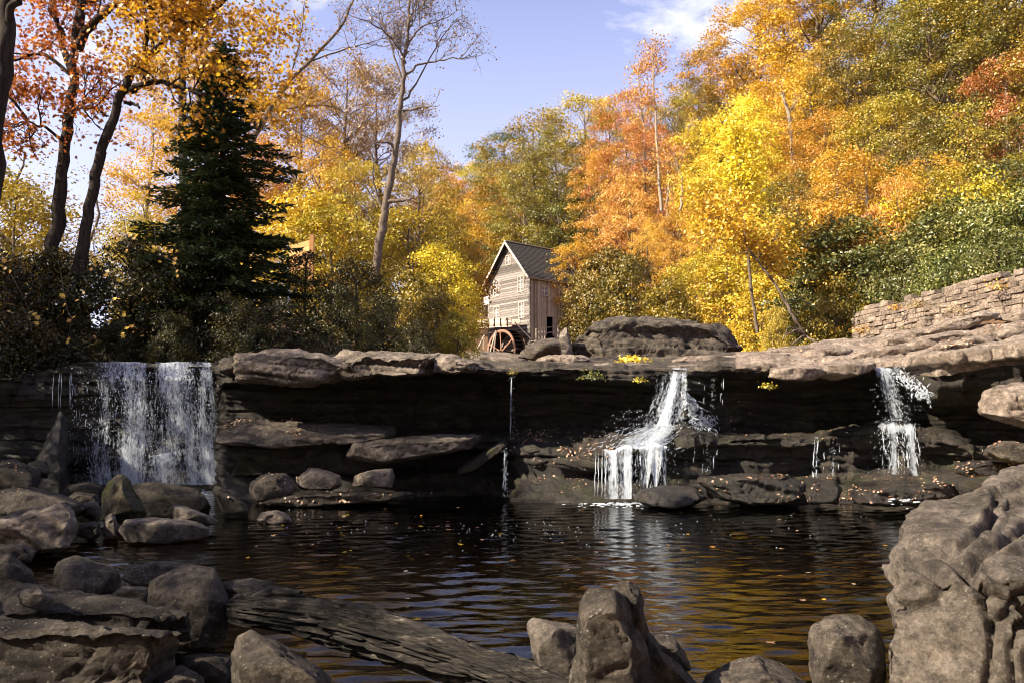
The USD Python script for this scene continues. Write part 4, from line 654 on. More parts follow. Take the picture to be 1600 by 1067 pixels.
# upright planks and battens on the side wall, the doorway left open
d0, dz1 = sd(*zm(925, 718)); d1, dz0 = sd(*zm(980, 862)); s0, sz1 = sd(*zm(886, 470)); s1, sz0 = sd(*zm(930, 545))
pw = 0.27; s_ = 0.08; k = 0
while s_ < LEN - .05:
    e = min(s_ + pw, LEN); lo = dz1 if (e > d0 + .05 and s_ < d1 - .05) else -.75 + rng.uniform(-.1, .1)
    m = MB(); m.box(SD * s_ + UP * lo - FD * .03, SD * (e - s_ - .012), FD * .06, UP * (HW - lo)); m.build('plank', PLANK, mill)
    if k % 2 == 0 and not (d0 < s_ < d1 + .1):
        m = MB(); m.box(SD * (s_ - .04) + UP * (lo + .02) - FD * .07, SD * .08, FD * .045, UP * (HW - lo - .04)); m.build('batten', PLANK, mill)
    s_ = e; k += 1
def window(c0, z0, c1, z1, front, cols=2, rws=4):
    D, N = (FD, -SD) if front else (SD, -FD)
    a, b = sorted((c0, c1)); lo, hi = sorted((z0, z1)); o = D * a + UP * lo + N * .05; wd, hg = b - a, hi - lo; t = .09
    m = MB()
    m.box(o - D * t - UP * t, D * (wd + 2 * t), N * .08, UP * t); m.box(o - D * t + UP * hg, D * (wd + 2 * t), N * .08, UP * t)
    m.box(o - D * t, D * t, N * .08, UP * hg); m.box(o + D * wd, D * t, N * .08, UP * hg)
    fw = m.build('window', TIMBER, mill)
    m = MB(); m.box(o, D * wd, N * .015, UP * hg)
    m.build('pane', PANE, fw)
    m = MB()
    for i in range(1, cols): m.box(o + D * (wd * i / cols - .018) + N * .017, D * .036, N * .03, UP * hg)
    for i in range(1, rws): h_ = .05 if i * 2 == rws else .034; m.box(o + UP * (hg * i / rws - h_ / 2) + N * .014, D * wd, N * .028, UP * h_)
    m.build('muntin', WHITE, fw)
for (x0, y0, x1, y1) in ((498, 425, 538, 550), (700, 385, 740, 512), (500, 640, 540, 742), (706, 600, 746, 728)): window(*fr(*zm(x0, y1)), *fr(*zm(x1, y0)), True)
window(*fr(*zm(600, 290)), *fr(*zm(632, 212)), True, 2, 2)
window(s0, sz0, s1, sz1, False, 2, 2)
m = MB()
for a, wd in ((d0 - .12, .12), (d1, .12)): m.box(SD * a + UP * (dz0 - .2) - FD * .08, SD * wd, FD * .12, UP * (dz1 - dz0 + .2))
m.box(SD * (d0 - .12) + UP * dz1 - FD * .08, SD * (d1 - d0 + .24), FD * .12, UP * .14); m.build('door_frame', TIMBER, mill)
# roof
ov, ridge = .55, FD * WID / 2 + UP * (HR + .1); slope = np.array([WID / 2, HR - HW]); sl = slope / np.linalg.norm(slope); SLEN = np.linalg.norm(slope) + .5
rf = MB()
for sg in (-1, 1):
    dn = FD * sg * sl[0] - UP * sl[1]; nn = FD * sg * sl[1] + UP * sl[0]
    rf.box(ridge - SD * ov - nn * .02, SD * (LEN + 2 * ov), dn * SLEN, nn * -.09)
roof = rf.build('roof', DARKW, mill)
sh = MB()
for sg in (-1, 1):
    dn = FD * sg * sl[0] - UP * sl[1]; nn = FD * sg * sl[1] + UP * sl[0]; nr = int(SLEN / .21)
    for i in range(nr):
        x = -ov - rng.uniform(0, .15)
        while x < LEN + ov:
            ww = rng.uniform(.14, .3); e = min(x + ww, LEN + ov); st_ = max(x, -ov); L = .30 + rng.uniform(-.02, .03)
            if e - st_ > .03:
                o = ridge + SD * st_ + dn * (i * .21) + nn * .0; th_ = .03 + rng.uniform(0, .012); sh.box(o, SD * (e - st_ - .012), dn * L + nn * .045, nn * th_, 0.5)
            x = e if e > x else x + .2
tag(sh.build('shingles', SHING, roof), kind='stuff')
m = MB()
for sg in (-1, 1):
    dn = FD * sg * sl[0] - UP * sl[1]; nn = FD * sg * sl[1] + UP * sl[0]; m.box(ridge - SD * (ov + .05) - nn * .16, SD * .045, dn * (SLEN + .03), nn * .2)
m.build('barge_board', TIMBER, roof)
m = MB(); m.bar(ridge - SD * (ov + .02) + UP * .06, ridge + SD * (LEN + ov) + UP * .06, .26, .07); m.build('ridge_cap', TIMBER, roof)
dn = -FD * sl[0] - UP * sl[1]; m = MB(); m.box(ridge + dn * (SLEN - .02) - SD * ov - UP * .14, SD * (LEN + 2 * ov), -FD * .04, UP * .14); m.build('fascia', TIMBER, roof)
dn = FD * sl[0] - UP * sl[1]; e = ridge + dn * SLEN - SD * .3; m = MB(); m.bar(e - UP * .15, e - FD * .5 - UP * .95, .1); m.build('eave_bracket', TIMBER, mill)

def at_front(px, py, off): q = on_plane(px, py, -SD, off); return q + C0
# stone footing below the boards
ft = thing('stone_footing', 'rough stone footing under the gable wall of the mill', 'footing', C0 + UP * BASE)
for i in range(2):
    a = -.1 + rng.uniform(0, .2)
    while a < WID:
        ww = rng.uniform(.4, .8); v, f = stone_mesh([np.array([FD * x + SD * y + UP * zz for x in (a, a + ww - .03) for y in (-.12, .3) for zz in (i * .36, i * .36 + .34)])], .3, amp=.02, seed=int(a * 9 + 50 + i), soft=1)
        obj('stone', (v, f), STONES[int(rng.integers(3))], ft, smooth=True); a += ww
# wheel
WC = at_front(785, 550, 1.55); R = 2.12
wheel = thing('waterwheel', 'large reddish wooden water wheel against the mill', 'water wheel', WC)
def ringpt(a, r, off): return FD * math.cos(a) * r + UP * math.sin(a) * r - SD * off
def annulus(r0, r1, off, th_, n=48):
    m = MB(); pr = [(r0, off), (r1, off), (r1, off + th_), (r0, off + th_)]; v = [ringpt(2 * math.pi * i / n, r, o) for i in range(n) for r, o in pr]; f = []
    for i in range(n):
        for k in range(4): a, b, c, d = i * 4 + k, i * 4 + (k + 1) % 4, (i + 1) % n * 4 + (k + 1) % 4, (i + 1) % n * 4 + k; f += [[a, b, c], [a, c, d]]
    m.add(v, f); return m
annulus(R - .22, R, .10, .09).build('rim', RUST, wheel); annulus(R - .22, R, -1.2, .09).build('rim', RUST, wheel)
annulus(R - .34, R - .30, -1.11, 1.2).build('sole_drum', DARKW, wheel)
for k in range(6):
    a = 2 * math.pi * k / 6 + .45; m = MB(); m.bar(ringpt(a, .12, .14), ringpt(a, R - .1, .14), .13, .07, up=SD); m.build('spoke', RUST, wheel)
m = MB(); m.tube([-SD * .3, SD * 2.4], [.16, .16], 10); m.build('axle', DARKW, wheel)
for k in range(30):
    a = 2 * math.pi * k / 30; a2 = a + .16; o = ringpt(a, R - .30, .1); m = MB(); m.box(o, ringpt(a2, R - .02, .1) - o, SD * 1.2, ringpt(a + .02, R - .30, .1) - o); m.build('bucket', DARKW, wheel)
# flume
fl = thing('wooden_flume', 'pale wooden flume trough over the water wheel', 'flume', WC)
pa, pb = at_front(738, 508, 1.3) - WC, at_front(806, 504.5, 1.3) - WC; dr_ = (pb - pa) / np.linalg.norm(pb - pa)
for k in range(3):
    m = MB(); m.box(pa + UP * (k * .2 - .18) - SD * .5, pb - pa, -SD * .05, UP * .19); m.build('side_board', TIMBER, fl)
m = MB(); m.box(pa - UP * .24 - SD * .5, pb - pa, SD * 1.0, UP * .05); m.build('trough_floor', TIMBER, fl)
m = MB(); m.box(pa - UP * .18 + SD * .5, pb - pa, SD * .05, UP * .59); m.build('side_board', TIMBER, fl)
Lf = np.linalg.norm(pb - pa)
for k in range(7):
    o = pa + dr_ * (Lf * (k + .4) / 7) - SD * .58; m = MB(); m.bar(o - UP * .35, o + UP * .42, .1, .08, up=dr_); m.build('strut', DARKW, fl)
m = MB(); m.bar(pa - UP * .33 - SD * .45 - dr_ * .8, pb - UP * .33 - SD * .45, .12, .14); m.build('beam', TIMBER, fl)
for (xa, ya, xb, yb) in ((746, 540, 757, 524), (755, 540, 756, 525), (771, 546, 775, 517), (766, 545, 775, 517)):
    m = MB(); m.bar(at_front(xa, ya + 6, 1.9) - WC, at_front(xb, yb, 1.9) - WC, .12); m.build('prop', TIMBER, fl)
m = MB(); o = pb - SD * .1; q = at_front(829, 529, .35) - WC; m.bar(o, q, .9, .08, up=UP); m.build('chute', TIMBER, fl)
# railing beside the doorway
rl = thing('porch_railing', 'pale wooden railing in front of the mill doorway', 'railing', C0)
def at_side(px, py, off): q = on_plane(px, py, -FD, off); return q
pts = [at_side(*zm(x, y), 1.1) for x, y in ((838, 822), (912, 812), (1022, 800))]
for i, q in enumerate(pts): m = MB(); m.bar(q - UP * 1.05, q + UP * .05, .11); m.build('post', TIMBER, rl)
for i in range(2):
    for dz in (0, -.5): m = MB(); m.bar(pts[i] + UP * dz, pts[i + 1] + UP * dz, .09, .07); m.build('rail', TIMBER, rl)
for t in (.35, .7): q = pts[0] * (1 - t) + pts[1] * t; m = MB(); m.bar(q - UP * 1.0, q, .07); m.build('baluster', TIMBER, rl)
m = MB(); m.box(pts[0] - UP * 1.12 - FD * .1, pts[2] - pts[0] , FD * 1.1, UP * .1); m.build('deck', TIMBER, rl)
# sign board at the far corner
sg = thing('sign_board', 'small pale sign board with a red mark at the far corner of the mill', 'sign', at_front(760, 471, .1))
o = at_front(756.0, 477, .1); m = MB(); m.box(o - at_front(760, 471, .1), -FD * .75, SD * .05, UP * .8); m.build('board', PINK, sg)
m = MB(); m.box(o - at_front(760, 471, .1) + UP * .42 - SD * .02 - FD * .2, -FD * .35, SD * .02, UP * .16); m.build('red_mark', REDP, sg)

# ------------------------------------------------------------------ stone wall on the right
Wa, Wb = P(1334, 536, 36), P(1600, 486, 26); Wa[2] -= .1
wd = Wb - Wa; wd[2] = 0; WL = np.linalg.norm(wd) * 1.35; wd /= np.linalg.norm(wd); wn = np.array([wd[1], -wd[0], 0]); wn = -wn if wn[0] > 0 else wn
top = float(P(1345, 487, 36)[2]); lowz = Wa[2] - .2
wall = thing('stone_wall', 'long low wall of coursed pinkish stone blocks on the right slope', 'stone wall', Wa)
ch = (top - lowz) / 9; rng = np.random.default_rng(8)
mb = MB(); mb.box(-wn * .06 - UP * .2, wd * WL, -wn * .5, UP * (top - lowz - .06)); mb.build('core', ROCKD, wall)
cnt = 0; rest = {0: MB(), 1: MB(), 2: MB()}
unit = np.array([[x, y, z] for x in (0, 1) for y in (0, 1) for z in (0, 1)], float)
for r_ in range(9):
    a = -.15 + rng.uniform(0, .3)
    if r_ == 8: a += .5
    while a < WL:
        if r_ == 8 and rng.uniform() < .28: a += rng.uniform(.3, .6); continue
        ww = rng.uniform(.28, .62); pro = rng.uniform(-.03, .07); hh = ch * rng.uniform(.80, .97) * (1.25 if r_ == 8 and rng.uniform() < .4 else 1); z0 = r_ * ch - .1 + .02 * math.sin(a * 1.7)
        pts = np.array([wd * (a + .012 + (ww - .024) * u[0]) + wn * (pro if u[1] else -.3) + UP * (z0 + hh * u[2]) for u in unit])
        ctr = pts.mean(0); fpts = []
        for q in pts:
            e = (ctr - q); fpts += [q + (e @ wd) * wd * .10 + UP * e[2] * .0 , q + UP * e[2] * .16 + wn * 0, q - wn * .018 * np.sign((q - ctr) @ wn) + UP * 0]
        hm = m3.Manifold.hull_points(np.array([q + rng.normal(0, .012, 3) for q in fpts]) + 0).to_mesh(); v, f = hm.vert_properties[:, :3], hm.tri_verts
        mi = int(rng.integers(3))
        if cnt < 285 and a < WL * .80: obj('stone', (v, f), STONES[mi], wall); cnt += 1
        else: rest[mi].add(v, f)
        a += ww
for i in rest:
    if rest[i].v: tag(rest[i].build('stone_courses', STONES[i], wall), kind='stuff')

# wooden fence glimpsed on the left
fo = P(478, 400, 37); fe = thing('wooden_fence', 'bright cedar fence panel with post glimpsed above the left shrubs', 'fence', fo)
A_, Bp = P(452, 402, 38.5) - fo, P(487, 396, 37) - fo; d_ = Bp - A_
for k in range(5): m = MB(); m.box(A_ * np.array([1, 1, 0]) + UP * (-.5 + k * .26), d_ * np.array([1, 1, 0]), np.array([0.02, .05, 0]), UP * .245); m.build('board', CEDAR, fe)
m = MB(); m.bar(Bp * np.array([1, 1, 0]) + UP * -1.6, Bp * np.array([1, 1, 0]) + UP * .98, .2); m.build('post', CEDAR, fe)

# ------------------------------------------------------------------ trees
LEAF = np.array([[0, 0, 0], [0.36, 0.42, 0.06], [0, 1.0, 0.0], [-0.36, 0.42, 0.06]])      # a folded blade, two triangles
LEAFF = np.array([[0, 1, 2], [0, 2, 3]])
LOBED = np.array([[0, 0, 0], [.5, .12, .05], [.28, .38, .02], [.55, .75, .07], [.15, .62, 0], [0, 1.08, .02], [-.15, .62, 0], [-.55, .75, .07], [-.28, .38, .02], [-.5, .12, .05]])
LOBEDF = np.array([[0, 1, 2], [0, 2, 4], [2, 3, 4], [0, 4, 5], [0, 5, 6], [0, 6, 8], [6, 7, 8], [0, 8, 9]])
def leaves(pos, nrm, size, rng, shape=LEAF, faces=LEAFF, width=1.0, axis=None):
    n = len(pos); nrm = nrm / (np.linalg.norm(nrm, axis=1, keepdims=True) + 1e-9)
    r = rng.normal(size=(n, 3)) if axis is None else axis
    t = r - nrm * (r * nrm).sum(1, keepdims=True); t /= np.linalg.norm(t, axis=1, keepdims=True) + 1e-9; b = np.cross(nrm, t)
    size = np.broadcast_to(size, (n,))[:, None, None]; q = shape
    v = pos[:, None] + size * (b[:, None] * q[None, :, 0:1] * width + t[:, None] * q[None, :, 1:2] + nrm[:, None] * q[None, :, 2:3])
    return v.reshape(-1, 3), (faces[None] + len(q) * np.arange(n)[:, None, None]).reshape(-1, 3)
def limb(p0, p1, r0, r1, rng, n=7, wob=.08):
    u = np.linspace(0, 1, n)[:, None]; L = np.linalg.norm(np.asarray(p1) - p0); p = np.asarray(p0) * (1 - u) + np.asarray(p1) * u
    w = np.cumsum(rng.normal(0, 1, (n, 3)), 0); w -= w[:1] + (w[-1:] - w[:1]) * u; p = p + w * L * wob / math.sqrt(n); p[:, 2] += (np.sin(u[:, 0] * math.pi) * L * .06)
    return p, r0 + (r1 - r0) * np.linspace(0, 1, n) ** .8

KINDS = {
    # height, crown radius, crown base, clumps, leaves, leaf size, trunk radius, clump radius, profile
    'broad': dict(H=15, R=4.3, base=.24, nc=112, per=140, leaf=.15, tr=.24, cr=.66, prof='round'),
    'tall': dict(H=18, R=3.1, base=.26, nc=100, per=130, leaf=.15, tr=.21, cr=.58, prof='oval'),
    'giant': dict(H=24, R=6.2, base=.22, nc=190, per=135, leaf=.18, tr=.34, cr=.82, prof='round'),
    'thin': dict(H=20, R=2.7, base=.22, nc=90, per=60, leaf=.17, tr=.17, cr=.75, prof='spire'),
    'under': dict(H=7.5, R=2.9, base=.10, nc=105, per=90, leaf=.15, tr=.09, cr=.55, prof='round'),
    'shrub': dict(H=3.6, R=2.1, base=.0, nc=100, per=90, leaf=.12, tr=.05, cr=.38, prof='dome'),
    'wispy': dict(H=10, R=2.3, base=.15, nc=70, per=22, leaf=.13, tr=.09, cr=.6, prof='oval'),
}
protos = {}
def proto(kind, pal, seed):
    key = (kind, pal, seed)
    if key in protos: return protos[key]
    k = KINDS[kind]; rng = np.random.default_rng(hash_(kind) * 31 + seed * 977); path = f'/World/{kind}_{pal}_kind_{seed}'; stage.CreateClassPrim(path)
    Hh, R, zb = k['H'], k['R'], k['H'] * k['base']
    nt = 14; u = np.linspace(0, 1, nt); bend = np.cumsum(rng.normal(0, .10, (nt, 2)), 0) * (Hh / 15); bend -= bend[0]
    tp = np.column_stack([bend, u * Hh * .93]); tr = k['tr'] * (1 - u) ** .75 + .02; tr[0] *= 1.35
    wood = MB(); wood.tube(np.vstack([tp[:1] - [0, 0, .8], tp]), np.concatenate([tr[:1] * 1.2, tr]), 8)
    # clump centres spread through an uneven crown
    pts = []; off = rng.uniform(0, 90)
    while len(pts) < k['nc']:
        w = rng.uniform(0, 1); a = rng.uniform(0, 2 * math.pi)
        pr = {'round': math.sqrt(max(0, 1 - (2 * w ** .85 - 1) ** 2)) ** .8, 'oval': math.sin(math.pi * min(1, .14 + .84 * w) ) ** .7, 'spire': (1 - w) ** .75 * .95 + .08, 'dome': math.sqrt(max(0, 1 - w ** 2)) * .97}[k['prof']]
        lump = .62 + .75 * fbm(np.array([[math.cos(a) * 1.3 + off, math.sin(a) * 1.3, w * 2.6]]), 2, seed)[0]
        rr = R * pr * lump * math.sqrt(rng.uniform(.12, 1.0))
        if rng.uniform() > .35 + .65 * (rr / R): continue
        pts.append((rr * math.cos(a), rr * math.sin(a), zb + (Hh - zb) * w))
    c = np.array(pts); c[:, :2] += np.stack([np.interp(c[:, 2], tp[:, 2], tp[:, i]) for i in (0, 1)], 1) * .8
    for i in rng.permutation(len(c))[:int(len(c) * .42)]:
        zz = max(Hh * .06, c[i, 2] - np.hypot(*c[i, :2]) * rng.uniform(.35, .9)); zz = min(zz, Hh * .88); s_ = np.array([np.interp(zz, tp[:, 2], tp[:, 0]), np.interp(zz, tp[:, 2], tp[:, 1]), zz])
        r0 = np.interp(zz, tp[:, 2], tr) * .42; p, r = limb(s_, c[i], max(.02, r0), .012, rng); wood.tube(p, r, 4)
    m = usdkit.mesh(stage, path + '/trunk', wood.mesh(), BARKG if pal in ('gold', 'salmon', 'yellow') and kind in ('thin', 'tall') else (BARKD if pal in ('dark', 'rhodo') else BARK), smooth=True)
    per = k['per']; n = len(c) * per; ci = np.repeat(np.arange(len(c)), per)
    g = rng.normal(size=(n, 3)) * np.array([1, 1, .55]) * k['cr'] * .62 * rng.uniform(.7, 1.25, len(c))[ci][:, None]
    pos = c[ci] + g; pos[:, 2] -= .18 * (g[:, 0] ** 2 + g[:, 1] ** 2) / k['cr']; pos[:, 2] = np.maximum(pos[:, 2], .05)
    ax_ = np.column_stack([pos[:, :2] - np.interp(0, [0, 1], [0, 0]), (pos[:, 2] - (zb + Hh) * .45) * .7]); ax_ /= np.linalg.norm(ax_, axis=1, keepdims=True) + 1e-6
    nrm = ax_ * .45 + np.array([0, 0, .5]) + g / k['cr'] * .5 + rng.normal(0, .75, (n, 3))
    wd_ = .62 if pal in ('rhodo', 'dark') else 1.0
    v, f = leaves(pos, nrm, k['leaf'] * rng.uniform(.65, 1.3, n), rng, width=wd_)
    tone = np.clip(-.06 + .42 * rng.uniform(0, 1, len(c))[ci] + .45 * fbm(c / 2.2 + off, 2, seed)[ci] + .42 * rng.uniform(0, 1, n) - .06 + .12 * (pos[:, 2] - zb) / (Hh - zb), 0, 1)
    m = usdkit.mesh(stage, path + '/crown', (v, f), PAL[pal]); primvar(m, 'tone', np.repeat(tone, 4))
    protos[key] = path; return path
def hash_(s): return sum((i + 1) * ord(ch) for i, ch in enumerate(s)) % 1000
def plant(kind, pal, x, y, z, h, label, cat='tree', name='tree', group=None, wide=1.0, seed=None):
    i = used.get('plants', 0); used['plants'] = i + 1; sd_ = (i % 2) if seed is None else seed
    x_ = UsdGeom.Xform.Define(stage, numbered('/World', name)); p = x_.GetPrim(); p.GetReferences().AddInternalReference(proto(kind, pal, sd_)); p.SetInstanceable(True)
    s_ = h / KINDS[kind]['H']; x_.AddTranslateOp().Set((float(x), float(y), float(z))); x_.AddRotateZOp().Set(float((i * 137.5) % 360)); x_.AddScaleOp().Set((s_ * wide, s_ * wide, s_))
    return tag(p, label, cat, group)
log_h = []
KINDS['bigshrub'] = dict(H=6.2, R=3.0, base=.0, nc=150, per=110, leaf=.16, tr=.07, cr=.5, prof='dome')
def stand(px, py, Y, kind, pal, label, wide=1.0, sink=0.1, name='tree', cat='tree', group=None, minh=None, seed=None):
    """a tree whose top stands at (px, py) of the photograph, rooted in the ground at depth Y"""
    t = P(px, py, Y); z = float(ground_z(t[0], Y)) - sink; h = t[2] - z
    if h < 1.2: h = 1.2
    if kind == 'under' and h > 9.5: kind = 'broad'
    if kind in ('broad', 'tall') and h > 18.5: kind = 'giant'
    if kind == 'shrub' and h > 4.6: kind = 'bigshrub'
    log_h.append((px, Y, round(float(h), 1), kind)); return plant(kind, pal, t[0], Y, z, h, label, cat, name, group, wide, seed)

# right hillside and the far valley, each tree with what sets it apart
HILL = [
    # px, top py, depth, kind, palette, width
    (655, 262, 150, 'broad', 'brown', 1.2), (700, 262, 140, 'broad', 'orange', 1.1), (738, 258, 150, 'broad', 'gold', 1.2), (772, 240, 140, 'broad', 'lime', 1.2), (792, 214, 128, 'tall', 'teal', 1.2), (760, 275, 118, 'broad', 'orange', 1.1), (720, 285, 112, 'broad', 'gold', 1.2), (680, 290, 118, 'broad', 'olive', 1.1),
    (812, 235, 120, 'broad', 'olive', 1.1), (852, 186, 98, 'broad', 'olive', 1.25), (905, 156, 108, 'broad', 'lime', 1.2), (880, 200, 90, 'broad', 'moss', 1.1), (820, 262, 92, 'broad', 'moss', 1.0), (940, 168, 112, 'broad', 'lime', 1.1),
    (745, 318, 98, 'under', 'gold', 1.3), (790, 330, 96, 'wispy', 'brown', 1.3), (700, 335, 92, 'broad', 'lime', 1.0), (905, 300, 88, 'under', 'green', 1.2), (855, 300, 96, 'broad', 'lime', .9),
    (1022, 58, 80, 'thin', 'salmon', .9), (975, 150, 86, 'broad', 'salmon', .95), (1000, 190, 76, 'broad', 'salmon', .9), (955, 235, 78, 'broad', 'gold', .9), (1048, 215, 74, 'tall', 'salmon', 1.1), (985, 275, 70, 'broad', 'salmon', .85), (1060, 150, 90, 'broad', 'olive', 1.0),
    (1085, 125, 92, 'broad', 'olive', 1.0), (1125, 70, 96, 'broad', 'olive', 1.05), (1175, 15, 92, 'tall', 'gold', 1.4), (1225, -30, 88, 'broad', 'gold', 1.2), (1280, -60, 84, 'broad', 'gold', 1.2), (1340, -90, 82, 'broad', 'moss', 1.2), (1410, -110, 80, 'broad', 'moss', 1.2), (1480, -120, 78, 'broad', 'olive', 1.2), (1560, -130, 76, 'broad', 'moss', 1.2), (1640, -140, 74, 'broad', 'olive', 1.2), (1720, -150, 72, 'broad', 'gold', 1.2),
    (1110, 185, 68, 'broad', 'yellow', 1.0), (1155, 158, 66, 'broad', 'yellow', 1.05), (1195, 190, 70, 'broad', 'gold', 1.0), (1140, 235, 60, 'under', 'yellow', 1.2),
    (1215, 95, 74, 'tall', 'gold', 1.3), (1265, 90, 70, 'broad', 'gold', 1.1), (1320, 50, 68, 'broad', 'olive', 1.1), (1385, 20, 66, 'broad', 'moss', 1.15), (1450, -10, 62, 'broad', 'moss', 1.15), (1515, -30, 60, 'broad', 'olive', 1.15), (1590, -50, 58, 'broad', 'moss', 1.15), (1660, -60, 56, 'broad', 'olive', 1.15),
    (1565, 90, 50, 'broad', 'red', .8), (1505, 165, 48, 'broad', 'olive', .8), (1620, 60, 50, 'broad', 'olive', 1.0),
    (1235, 190, 60, 'broad', 'gold', 1.0), (1290, 175, 58, 'broad', 'gold', 1.0), (1345, 160, 54, 'broad', 'lime', 1.0), (1400, 150, 52, 'broad', 'olive', 1.0), (1455, 180, 50, 'broad', 'moss', 1.0), (1590, 180, 46, 'broad', 'moss', .9),
    (1240, 270, 50, 'broad', 'moss', .95), (1300, 240, 48, 'broad', 'gold', .95), (1352, 235, 46, 'under', 'gold', 1.0), (1400, 275, 42, 'under', 'orange', .6), (1445, 245, 44, 'broad', 'gold', .8), (1500, 260, 42, 'under', 'olive', 1.3), (1560, 255, 41, 'under', 'green', 1.3), (1620, 230, 41, 'broad', 'olive', .9),
    (1062, 330, 58, 'broad', 'gold', .85), (1110, 320, 55, 'broad', 'gold', .85), (1165, 305, 50, 'broad', 'yellow', .8), (1205, 345, 46, 'under', 'lime', 1.2), (1260, 340, 44, 'under', 'olive', 1.2), (1085, 400, 52, 'under', 'lime', 1.1), (1140, 400, 48, 'under', 'gold', 1.1), (1310, 345, 41, 'under', 'green', 1.2), (1190, 430, 42, 'under', 'yellow', .9),
    (1315, 320, 43, 'under', 'gold', .8), (1370, 330, 43, 'under', 'red', .55), (1420, 300, 43, 'under', 'yellow', .8), (1475, 300, 41, 'under', 'olive', .9), (1530, 275, 38, 'under', 'lime', .8), (1010, 345, 64, 'broad', 'gold', .7), (900, 380, 78, 'under', 'gold', 1.1), (870, 345, 92, 'broad', 'lime', .8),
]
CNAME = {'gold': 'golden', 'yellow': 'bright yellow', 'orange': 'orange', 'salmon': 'salmon-orange', 'olive': 'olive', 'lime': 'yellow-green', 'green': 'dark green', 'red': 'maroon-red', 'brown': 'tan-brown', 'teal': 'blue-green', 'moss': 'green-olive'}
KNAME = {'broad': 'broad-crowned', 'tall': 'tall', 'thin': 'tall slender', 'under': 'low', 'wispy': 'half-bare'}
def zone(px, py):
    if px < 830: return 'far up the valley behind the mill'
    if px < 950: return 'behind the mill roof'
    if px < 1080: return 'on the slope right of the mill'
    return ('high on the right hillside' if py < 60 else 'midway up the right hillside' if py < 200 else 'low on the right hillside')
ORD = ['leftmost', 'second from left', 'third from left', 'fourth from left', 'fifth from left', 'sixth from left', 'seventh from left', 'eighth from left', 'ninth from left', 'tenth from left', 'eleventh from left', 'twelfth from left']
groups = {}
for t in HILL: groups.setdefault((CNAME[t[4]], KNAME[t[3]], zone(t[0], t[1])), []).append(t)
for t in HILL:
    key = (CNAME[t[4]], KNAME[t[3]], zone(t[0], t[1])); g_ = sorted(groups[key], key=lambda q: q[0]); i = g_.index(t)
    lab = f'{key[0]} {key[1]} tree {key[2]}' + ('' if len(g_) == 1 else f', {"rightmost" if i == len(g_) - 1 else ORD[i]} of these')
    stand(*t[:3], t[3], t[4], lab, t[5], name={'under': 'small_tree', 'wispy': 'bare_tree'}.get(t[3], 'autumn_tree'))
# a wood too far to tell its trees apart closes the valley behind them
fw = MB(); rng = np.random.default_rng(77); pos, tn = [], []
for i in range(330):
    x = rng.uniform(-150, 190); y = rng.uniform(150, 300); 
    if x > 20 and y < 110 + x: continue
    z = float(H(x, y)); hh = rng.uniform(9, 15); n = 420; a = rng.normal(size=(n, 3)); a /= np.linalg.norm(a, axis=1, keepdims=True); a *= rng.uniform(.55, 1, n)[:, None] ** .5
    pos.append(np.array([x, y, z + hh * .58]) + a * np.array([4, 4, hh * .45])); tn.append(np.clip(rng.uniform(0, 1) * .6 + .5 * rng.uniform(0, 1, n), 0, 1))
pos, tn = np.vstack(pos), np.concatenate(tn); v, f = leaves(pos, rng.normal(size=pos.shape) + [0, 0, .6], .85 * rng.uniform(.6, 1.3, len(pos)), rng)
tag(obj('far_wood', (v, f), PAL['olive'], tone=np.repeat(tn, 4)), kind='stuff')

# left side: trees beyond the spruce
LEFT = [
    (535, 90, 62, 'broad', 'brown', .9, 'tan-brown broad-crowned tree behind the sparse tall tree, upper left'), (470, 120, 58, 'broad', 'gold', .8, 'golden tree showing right of the dark spruce top'), (605, 110, 66, 'broad', 'brown', .8, 'tan half-open tree right behind the sparse tall trunk'),
    (500, 215, 52, 'broad', 'gold', .85, 'golden tree between the dark spruce and the sparse tall trunk'), (560, 250, 50, 'broad', 'lime', .85, 'yellow-green tree just left of the sparse tall trunk'), (655, 225, 56, 'broad', 'lime', .85, 'yellow-green tree just right of the sparse tall trunk'), (470, 300, 46, 'under', 'yellow', 1.2, 'low yellow tree above the cedar fence'),
    (700, 330, 62, 'broad', 'lime', .8, 'yellow-green tree midway between sparse trunk and mill'), (640, 330, 50, 'under', 'lime', 1.1, 'low yellow-green tree behind the foot of the sparse trunk'), (705, 378, 66, 'under', 'gold', 1.0, 'golden low tree left of the mill'), (690, 385, 46, 'under', 'yellow', 1.0, 'bright yellow small tree over the shrubs left of the mill'),
    (520, 330, 44, 'under', 'lime', 1.1, 'low yellow-green tree right of the cedar fence'), (722, 435, 58, 'under', 'yellow', .8, 'yellow bush-like tree beside the left mill corner'),
    (245, 150, 48, 'tall', 'gold', 1.0, 'golden tree showing left of the dark spruce'), (30, 215, 46, 'wispy', 'olive', 1.6, 'thin olive tree behind the left maples at the picture edge'), (75, 280, 42, 'wispy', 'brown', 1.4, 'thin half-bare tree between the picture edge and the left maple'), (150, 260, 44, 'wispy', 'brown', 1.4, 'thin half-bare tree between the two left maple trunks'), (215, 300, 40, 'wispy', 'lime', 1.4, 'sparse yellow-green tree right behind the leaning maple'),
    (30, 285, 30, 'under', 'lime', 1.0, 'yellow-green small tree at the left picture edge'), (-20, 260, 34, 'under', 'olive', 1.1, 'olive small tree cut by the left picture edge'), (210, 330, 30, 'under', 'lime', .8, 'small yellow-green tree under the leaning maple'),
    (400, 190, 52, 'tall', 'orange', .9, 'orange tree right behind the dark spruce'), (330, 60, 56, 'tall', 'gold', 1.0, 'tall golden tree rising behind the spruce tip'),
]
for t in LEFT: stand(*t[:3], t[3], t[4], t[6], t[5], name={'under': 'small_tree', 'wispy': 'bare_tree'}.get(t[3], 'autumn_tree'))
